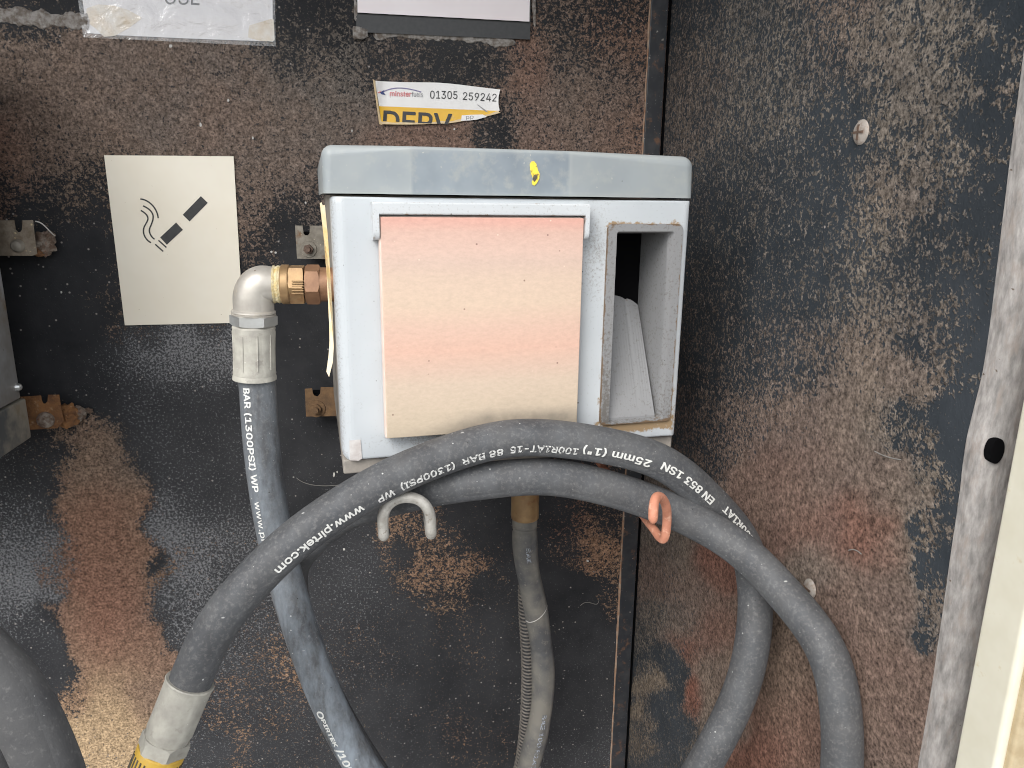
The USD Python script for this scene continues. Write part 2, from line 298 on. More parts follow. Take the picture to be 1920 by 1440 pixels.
MA["cream"] = mat("cream_paint", (0.58, 0.55, 0.44), (0.63, 0.605, 0.50), 30, rough=0.42, stain=((0.50, 0.42, 0.26), 60, 0.62, 0.75), bump=0.06)
MA["cream_lip"] = mat("tan_sealant", (0.36, 0.28, 0.165), (0.44, 0.36, 0.23), 90, rough=0.7, bump=0.2)
MA["bead"] = mat("dirty_sealant_bead", (0.30, 0.28, 0.26), (0.14, 0.115, 0.095), 160, 0.4, 0.6, rough=0.85, bump=0.8, bdist=0.002)
MA["screw"] = mat("dull_screw_head", (0.42, 0.38, 0.34), (0.26, 0.20, 0.16), 260, 0.45, 0.7, rough=0.5, metal=0.4)
MA["panel"] = dirty("white_grey_pump_paint", (0.455, 0.480, 0.495), ((0.27, 0.19, 0.11), (0.27, 0.26, 0.25)), 0.38, [((0.06, 0.06, 0.06), 75, 0.07, 0.14), ((0.10, 0.09, 0.08), 170, 0.075, 0.10)], base2=(0.41, 0.435, 0.452))
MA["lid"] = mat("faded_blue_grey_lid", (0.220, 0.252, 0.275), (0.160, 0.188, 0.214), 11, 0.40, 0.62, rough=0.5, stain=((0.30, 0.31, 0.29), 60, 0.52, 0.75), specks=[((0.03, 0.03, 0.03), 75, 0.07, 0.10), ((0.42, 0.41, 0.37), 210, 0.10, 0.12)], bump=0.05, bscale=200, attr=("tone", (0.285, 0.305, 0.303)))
MA["casing"] = mat("dirty_beige_casing", (0.30, 0.27, 0.235), (0.19, 0.175, 0.155), 70, rough=0.7, stain=((0.12, 0.17, 0.20), 22, 0.6, 0.7), bump=0.1)
MA["hinge"] = dirty("dirty_hinge_paint", (0.50, 0.52, 0.53), ((0.24, 0.17, 0.11), (0.25, 0.24, 0.22)), 0.45, [((0.10, 0.09, 0.08), 150, 0.11, 0.16)])
MA["holster"] = dirty("grey_holster_plastic", (0.215, 0.216, 0.218), ((0.13, 0.085, 0.05), (0.105, 0.095, 0.083)), 0.55, [((0.06, 0.055, 0.05), 130, 0.08, 0.12)], scale=90)
MA["pocket"] = mat("grey_pocket", (0.20, 0.20, 0.205), (0.13, 0.13, 0.135), 30, rough=0.6, specks=[((0.35, 0.35, 0.34), 220, 0.10, 0.12)])
MA["yellow"] = mat("yellow_plastic", (0.58, 0.37, 0.06), (0.48, 0.30, 0.05), 40, rough=0.45, stain=((0.42, 0.32, 0.16), 90, 0.55, 0.75))
MA["strip_y"] = mat("peeling_yellowed_label", (0.72, 0.50, 0.20), (0.76, 0.66, 0.47), 28, 0.4, 0.6, rough=0.6, stain=((0.35, 0.22, 0.10), 120, 0.6, 0.72))
MA["chip"] = mat("yellow_chip", (0.85, 0.68, 0.07), (0.72, 0.52, 0.05), 200, rough=0.5, stain=((0.04, 0.035, 0.02), 170, 0.54, 0.6))
MA["dark"] = mat("dark_chip", (0.05, 0.045, 0.035), (0.12, 0.10, 0.07), 300, rough=0.7)
MA["tape"] = mat("old_clear_tape", (0.55, 0.53, 0.51), (0.42, 0.38, 0.36), 90, rough=0.35, stain=((0.25, 0.18, 0.15), 160, 0.55, 0.75))
MA["brass"] = mat("weathered_brass", (0.33, 0.215, 0.105), (0.22, 0.135, 0.07), 60, 0.35, 0.7, rough=0.45, metal=0.5, bump=0.12, stain=((0.20, 0.085, 0.035), 38, 0.56, 0.7))
MA["brass2"] = mat("rusty_brass", (0.28, 0.155, 0.085), (0.17, 0.088, 0.05), 45, 0.35, 0.65, rough=0.5, metal=0.4, bump=0.15)
MA["ptfe"] = mat("yellowed_thread_tape", (0.46, 0.34, 0.13), (0.56, 0.50, 0.34), 160, rough=0.55, bump=0.7, bdist=0.002)
MA["elbow"] = mat("dull_plated_elbow", (0.44, 0.415, 0.37), (0.34, 0.315, 0.28), 40, rough=0.45, metal=0.4, bump=0.08, stain=((0.55, 0.47, 0.33), 26, 0.55, 0.75), specks=[((0.12, 0.08, 0.05), 150, 0.10, 0.10)])
MA["zinc"] = mat("bright_zinc", (0.60, 0.61, 0.60), (0.50, 0.50, 0.48), 60, rough=0.30, metal=0.8, stain=((0.30, 0.27, 0.23), 120, 0.62, 0.75))
MA["ferrule"] = mat("grey_crimped_ferrule", (0.43, 0.415, 0.36), (0.30, 0.285, 0.25), 60, rough=0.65, metal=0.15, bump=0.2, stain=((0.22, 0.20, 0.18), 80, 0.58, 0.75), specks=[((0.6, 0.59, 0.55), 260, 0.14, 0.12)])
def rubber(name, a, b, c): return mat(name, a, b, 26, 0.36, 0.66, rough=0.62, spec=0.35, bump=0.28, bscale=520, bdist=0.0006, stain=(c, 300, 0.55, 0.80), specks=[((0.45, 0.45, 0.44), 120, 0.085, 0.10), ((0.30, 0.30, 0.29), 260, 0.10, 0.13), ((0.03, 0.03, 0.03), 150, 0.07, 0.08)])
def bloomed(name):
    """Black rubber, dusty and scuffed; primvar "bloom" r = pale blue-grey bloom streaked along the hose."""
    n = {"g": ("geometry", {}), "w": ("attribute", {"attribute": "bloom"}), "ws": ("separate_color", {}),
         "n": ("noise_texture", {"scale": 26.0, "detail": 6.0, "roughness": 0.65}), "r": ("map_range", {"from_min": 0.36, "from_max": 0.66, "clamp": True}), "m": ("mix_color", {"a": (0.048, 0.049, 0.052), "b": (0.078, 0.078, 0.079)}),
         "f": ("noise_texture", {"scale": 330.0, "detail": 4.0, "roughness": 0.7}), "fr": ("map_range", {"from_min": 0.50, "from_max": 0.76, "to_max": 0.8, "clamp": True}), "fm": ("mix_color", {"b": (0.155, 0.15, 0.145)}),
         "mp": ("mapping", {"scale": (1.0, 1.0, 0.28)}), "bn": ("noise_texture", {"scale": 60.0, "detail": 6.0, "roughness": 0.7}), "br": ("map_range", {"from_min": 0.34, "from_max": 0.64, "clamp": True}), "bx": ("math", {"math_type": "multiply"}), "bm": ("mix_color", {"b": (0.215, 0.245, 0.275)}),
         "p": ("principled_bsdf", {"roughness": 0.6, "specular_ior_level": 0.35}), "bb": ("noise_texture", {"scale": 520.0, "detail": 4.0, "roughness": 0.65}), "bu": ("bump", {"strength": 0.3, "distance": 0.0006})}
    P = "g.position"
    l = [(P, k+".vector") for k in ("n", "f", "mp", "bb")] + [("w.color", "ws.color"), ("n.fac", "r.value"), ("r.result", "m.fac"), ("f.fac", "fr.value"), ("fr.result", "fm.fac"), ("m.result", "fm.a"),
         ("mp.vector", "bn.vector"), ("bn.fac", "br.value"), ("br.result", "bx.value1"), ("ws.r", "bx.value2"), ("bx.value", "bm.fac"), ("fm.result", "bm.a"), ("bb.fac", "bu.height"), ("bu.normal", "p.normal")]
    out = "bm.result"
    for i, (c, sc, size, share, st) in enumerate((((0.46, 0.46, 0.45), 120, 0.085, 0.12, (1, 1, 1)), ((0.34, 0.34, 0.33), 260, 0.10, 0.16, (1, 1, 1)), ((0.40, 0.40, 0.39), 150, 0.10, 0.10, (0.4, 1, 1)), ((0.03, 0.03, 0.03), 130, 0.08, 0.10, (1, 1, 1)))):
        a = "k%d" % i
        n[a+"p"] = ("mapping", {"scale": st, "rotation": (0, 0.7*i, 0)}); n[a+"v"] = ("voronoi_texture", {"scale": sc}); n[a+"d"] = ("map_range", {"from_min": size*0.7, "from_max": size*1.25, "to_min": 0.9, "to_max": 0.0, "clamp": True})
        n[a+"s"] = ("separate_color", {}); n[a+"t"] = ("math", {"math_type": "less_than", "value2": share}); n[a+"x"] = ("math", {"math_type": "multiply"}); n[a+"m"] = ("mix_color", {"b": c})
        l += [(P, a+"p.vector"), (a+"p.vector", a+"v.vector"), (a+"v.distance", a+"d.value"), (a+"v.color", a+"s.color"), (a+"s.r", a+"t.value1"), (a+"d.result", a+"x.value1"), (a+"t.value", a+"x.value2"), (a+"x.value", a+"m.fac"), (out, a+"m.a")]; out = a+"m.result"
    l.append((out, "p.base_color"))
    return usdkit.material(stage, "/World/Looks/" + name, n, l, surface="p.BSDF")
MA["bloomed"] = bloomed("bloomed_rubber")
MA["rubber"] = rubber("dusty_black_rubber", (0.056, 0.056, 0.058), (0.085, 0.084, 0.083), (0.16, 0.155, 0.15))
MA["rubber_blue"] = mat("bloomed_blue_grey_rubber", (0.075, 0.082, 0.095), (0.20, 0.23, 0.26), 14, 0.42, 0.66, rough=0.5, spec=0.4, bump=0.25, bscale=420, bdist=0.0006, stretch=(1, 1, 0.45), stain=((0.25, 0.27, 0.29), 120, 0.54, 0.78), specks=[((0.42, 0.43, 0.45), 170, 0.10, 0.14)])
MA["rubber_old"] = mat("dust_coated_rubber", (0.155, 0.145, 0.125), (0.065, 0.066, 0.068), 20, 0.42, 0.62, rough=0.75, bump=0.3, bscale=400, stain=((0.22, 0.20, 0.17), 160, 0.56, 0.8))
MA["rubber_dark"] = mat("black_rubber", (0.028, 0.028, 0.031), (0.05, 0.05, 0.053), 30, rough=0.6, bump=0.2, bscale=400)
def ink(name, c, under, lo=0.40, hi=0.47, sc=420): return mat(name, under, c, sc, lo, hi, rough=0.6, detail=3.0)
MA["ink_white"] = ink("worn_white_print", (0.56, 0.56, 0.54), (0.12, 0.12, 0.12), 0.40, 0.46)
MA["ink_fresh"] = ink("white_print", (0.60, 0.60, 0.57), (0.2, 0.2, 0.2), 0.30, 0.38)
MA["ink_faint"] = ink("faint_blue_print", (0.30, 0.33, 0.38), (0.10, 0.10, 0.10), 0.45, 0.55)
MA["ink_black"] = mat("black_print", (0.018, 0.019, 0.02), (0.03, 0.03, 0.03), 200, rough=0.45)
MA["ink_grey"] = mat("grey_print", (0.22, 0.22, 0.23), (0.35, 0.35, 0.35), 300, rough=0.5)
MA["ink_red"] = mat("faded_red_print", (0.60, 0.12, 0.13), (0.70, 0.30, 0.30), 260, rough=0.5)
MA["ink_navy"] = mat("navy_print", (0.03, 0.05, 0.16), (0.06, 0.08, 0.22), 260, rough=0.5)
MA["ink_purple"] = mat("purple_print", (0.16, 0.14, 0.30), (0.25, 0.22, 0.36), 260, rough=0.5)
MA["sign_cream"] = mat("aged_cream_sign", (0.80, 0.735, 0.605), (0.83, 0.775, 0.655), 12, rough=0.32, specks=[((0.30, 0.21, 0.12), 90, 0.055, 0.12), ((0.45, 0.34, 0.2), 210, 0.07, 0.06)])
MA["sign_white"] = mat("white_sign", (0.80, 0.725, 0.73), (0.84, 0.78, 0.785), 10, rough=0.35, specks=[((0.08, 0.06, 0.05), 60, 0.05, 0.10)])
MA["paper"] = mat("stained_paper", (0.56, 0.54, 0.54), (0.62, 0.605, 0.61), 9, rough=0.6)
MA["stk_white"] = mat("sticker_white", (0.76, 0.74, 0.72), (0.80, 0.79, 0.77), 30, rough=0.35, specks=[((0.5, 0.36, 0.3), 160, 0.08, 0.08)])
MA["stk_yellow"] = mat("sticker_yellow", (0.78, 0.46, 0.03), (0.74, 0.42, 0.03), 40, rough=0.38, stain=((0.62, 0.46, 0.22), 60, 0.6, 0.75))
MA["stain"] = mat("brown_water_stain", (0.50, 0.40, 0.28), (0.56, 0.52, 0.46), 60, rough=0.5)
MA["stk_edge"] = mat("sticker_torn_edge", (0.60, 0.44, 0.24), (0.70, 0.56, 0.36), 120, rough=0.7)
MA["bracket"] = mat("dirty_zinc_bracket", (0.26, 0.235, 0.195), (0.165, 0.145, 0.115), 90, rough=0.55, metal=0.3, bump=0.3, stain=((0.17, 0.10, 0.055), 60, 0.57, 0.68), specks=[((0.48, 0.42, 0.32), 260, 0.16, 0.16)])
MA["bracket_gold"] = mat("flaky_gold_zinc", (0.30, 0.255, 0.20), (0.20, 0.155, 0.11), 120, rough=0.4, metal=0.4, bump=0.6, specks=[((0.62, 0.50, 0.30), 210, 0.2, 0.28)])
MA["rust"] = mat("orange_rust", (0.27, 0.125, 0.045), (0.14, 0.065, 0.03), 70, 0.38, 0.62, rough=0.9, bump=0.7, bdist=0.003, stain=((0.36, 0.24, 0.14), 110, 0.57, 0.68))
MA["rust_dull"] = mat("brown_rust", (0.17, 0.098, 0.045), (0.10, 0.058, 0.03), 90, rough=0.85, bump=0.5, bdist=0.002)
MA["flaky"] = mat("flaking_rust_scale", (0.13, 0.085, 0.06), (0.30, 0.26, 0.215), 120, 0.42, 0.62, rough=0.9, bump=0.8, bdist=0.003, stain=((0.17, 0.075, 0.045), 60, 0.54, 0.64))
MA["bolt"] = mat("rusty_bolt", (0.17, 0.11, 0.08), (0.10, 0.07, 0.055), 200, rough=0.6, metal=0.4, bump=0.3)
MA["hook_zinc"] = mat("scuffed_zinc_hook", (0.44, 0.425, 0.39), (0.29, 0.275, 0.245), 110, rough=0.6, metal=0.3, bump=0.4, bdist=0.001, stain=((0.20, 0.17, 0.14), 260, 0.58, 0.68))
MA["primer"] = mat("red_oxide_primer", (0.50, 0.215, 0.135), (0.40, 0.165, 0.10), 90, rough=0.7, bump=0.4, stain=((0.60, 0.34, 0.24), 160, 0.56, 0.7), specks=[((0.10, 0.06, 0.05), 240, 0.1, 0.12)])
MA["steel"] = mat("stained_stainless", (0.37, 0.37, 0.375), (0.25, 0.235, 0.215), 16, 0.38, 0.62, rough=0.42, metal=0.55, stain=((0.22, 0.16, 0.105), 22, 0.52, 0.66), specks=[((0.1, 0.08, 0.06), 150, 0.08, 0.12)])
MA["steel_low"] = mat("stained_stainless_cover", (0.30, 0.275, 0.225), (0.10, 0.105, 0.105), 17, 0.42, 0.58, rough=0.45, metal=0.45, stain=((0.24, 0.19, 0.125), 28, 0.55, 0.68))
MA["thread"] = mat("cobweb_thread", (0.5, 0.48, 0.45), rough=0.8); MA["fibre"] = mat("dull_fibre", (0.20, 0.19, 0.175), rough=0.8)
MA["conduit"] = mat("dusty_spring", (0.20, 0.18, 0.155), (0.12, 0.11, 0.10), 120, rough=0.8)
# the flap: sun-faded print, bands of peach and sand
MA["flap"] = usdkit.material(stage, "/World/Looks/faded_peach_print", {
    "g": ("geometry", {}), "s": ("separate_xyz", {}), "mr": ("map_range", {"from_min": H-0.236, "from_max": H-0.015, "clamp": True}),
    "wn": ("noise_texture", {"scale": 5.0, "detail": 4.0}), "wa": ("math", {"math_type": "multiply_add", "value2": 0.05}), "wo": ("math", {"math_type": "subtract", "value2": 0.025}),
    "rp": ("rgb_ramp", {"ramp": [(0.0, (0.40, 0.335, 0.245)), (0.12, (0.44, 0.365, 0.270)), (0.25, (0.485, 0.395, 0.300)), (0.36, (0.51, 0.405, 0.315)), (0.42, (0.53, 0.385, 0.305)), (0.50, (0.57, 0.37, 0.29)), (0.58, (0.56, 0.385, 0.305)), (0.68, (0.555, 0.425, 0.325)), (0.78, (0.545, 0.415, 0.325)), (0.84, (0.525, 0.39, 0.32)), (0.88, (0.555, 0.395, 0.325)), (0.95, (0.54, 0.36, 0.295)), (1.0, (0.56, 0.31, 0.25))]}),
    "mp": ("mapping", {"scale": (0.5, 1, 1)}), "st": ("noise_texture", {"scale": 330.0, "detail": 5.0, "roughness": 0.8}), "sr": ("map_range", {"from_min": 0.3, "from_max": 0.7, "to_min": 0.90, "to_max": 1.08}), "ml": ("vector_math", {"math_type": "scale"}),
    "v": ("voronoi_texture", {"scale": 95.0}), "vd": ("map_range", {"from_min": 0.05, "from_max": 0.10, "to_min": 0.8, "to_max": 0.0, "clamp": True}), "vs": ("separate_color", {}), "vt": ("math", {"math_type": "less_than", "value2": 0.24}), "vx": ("math", {"math_type": "multiply"}), "k": ("mix_color", {"b": (0.16, 0.09, 0.07)}),
    "v2": ("voronoi_texture", {"scale": 150.0}), "vd2": ("map_range", {"from_min": 0.06, "from_max": 0.13, "to_min": 0.7, "to_max": 0.0, "clamp": True}), "vs2": ("separate_color", {}), "vt2": ("math", {"math_type": "less_than", "value2": 0.08}), "vx2": ("math", {"math_type": "multiply"}), "k2": ("mix_color", {"b": (0.75, 0.60, 0.48)}),
    "w": ("attribute", {"attribute": "dirt"}), "ws": ("separate_color", {}), "dn": ("noise_texture", {"scale": 60.0, "detail": 6.0, "roughness": 0.7}), "da": ("math", {"math_type": "multiply"}), "dm": ("mix_color", {"b": (0.25, 0.215, 0.17)}),
    "p": ("principled_bsdf", {"roughness": 0.42, "specular_ior_level": 0.45})},
    [("g.position", "s.vector"), ("g.position", "wn.vector"), ("wn.fac", "wa.value1"), ("mr.result", "wa.value3"), ("s.z", "mr.value"), ("wa.value", "wo.value1"), ("wo.value", "rp.fac"), ("g.position", "mp.vector"), ("mp.vector", "st.vector"), ("st.fac", "sr.value"), ("rp.color", "ml.vector1"), ("sr.result", "ml.scale"),
     ("g.position", "v.vector"), ("v.distance", "vd.value"), ("v.color", "vs.color"), ("vs.r", "vt.value1"), ("vd.result", "vx.value1"), ("vt.value", "vx.value2"), ("vx.value", "k.fac"), ("ml.vector", "k.a"),
     ("g.position", "v2.vector"), ("v2.distance", "vd2.value"), ("v2.color", "vs2.color"), ("vs2.r", "vt2.value1"), ("vd2.result", "vx2.value1"), ("vt2.value", "vx2.value2"), ("vx2.value", "k2.fac"), ("k.result", "k2.a"),
     ("w.color", "ws.color"), ("g.position", "dn.vector"), ("dn.fac", "da.value1"), ("ws.r", "da.value2"), ("da.value", "dm.fac"), ("k2.result", "dm.a"), ("dm.result", "p.base_color")], surface="p.BSDF")
MA["flap_edge"] = mat("pale_flap_edge", (0.62, 0.52, 0.46), (0.58, 0.44, 0.37), 60, rough=0.4)
MA["film"] = usdkit.material(stage, "/World/Looks/laminating_film", {
    "g": ("geometry", {}), "n": ("noise_texture", {"scale": 38.0, "detail": 4.0, "roughness": 0.55, "distortion": 0.8}), "b": ("bump", {"strength": 0.7, "distance": 0.004}),
    "t": ("transparent_bsdf", {}), "gl": ("glossy_bsdf", {"roughness": 0.16, "color": (0.9, 0.9, 0.9)}), "fr": ("fresnel", {"IOR": 1.7}), "mx": ("mix_closure", {})},
    [("g.position", "n.vector"), ("n.fac", "b.height"), ("b.normal", "gl.normal"), ("b.normal", "fr.normal"), ("fr.fac", "mx.fac"), ("t.BSDF", "mx.closure1"), ("gl.BSDF", "mx.closure2")], surface="mx.closure")

# ---------------------------------------------------------------- ground (below the picture)
meta(obj("ground", box(-40, 40, -40, 40, -0.2, 0.0), MA["ground"], None, smooth=False), kind="structure")

# ---------------------------------------------------------------- the steel cabinet
cab = thing("steel_cabinet", "rusty black steel cabinet that encloses the pumps and hoses", "cabinet", (0, WALL, 0))
def lay(points, sigma, pts2, warp=24.0, seed=3):
    """Blend the wear noted at photo points over a panel's vertices (given by where they stand in the photo)."""
    X, Y = pts2
    q = np.stack([X/70, Y/70, 0*X], -1)
    X = X + warp*2*(meshkit.fbm(q, 4, seed)-0.5)*2; Y = Y + warp*2*(meshkit.fbm(q+19.3, 4, seed+7)-0.5)*2
    c = np.array([p[:2] for p in points], float); val = np.array([p[2:8] for p in points], float); sg = np.array([(p[8] if len(p) > 8 else sigma) for p in points])
    out = np.zeros((len(X), 6)); wt = np.zeros(len(X))
    for (cx, cy), v, s in zip(c, val, sg):
        d = ((X-cx)**2 + (Y-cy)**2)/s**2
        w = np.exp(-d)*(sigma/s)**1.2 + 1e-7/(1+d)**2; out += w[:, None]*v; wt += w
    return out/wt[:, None]
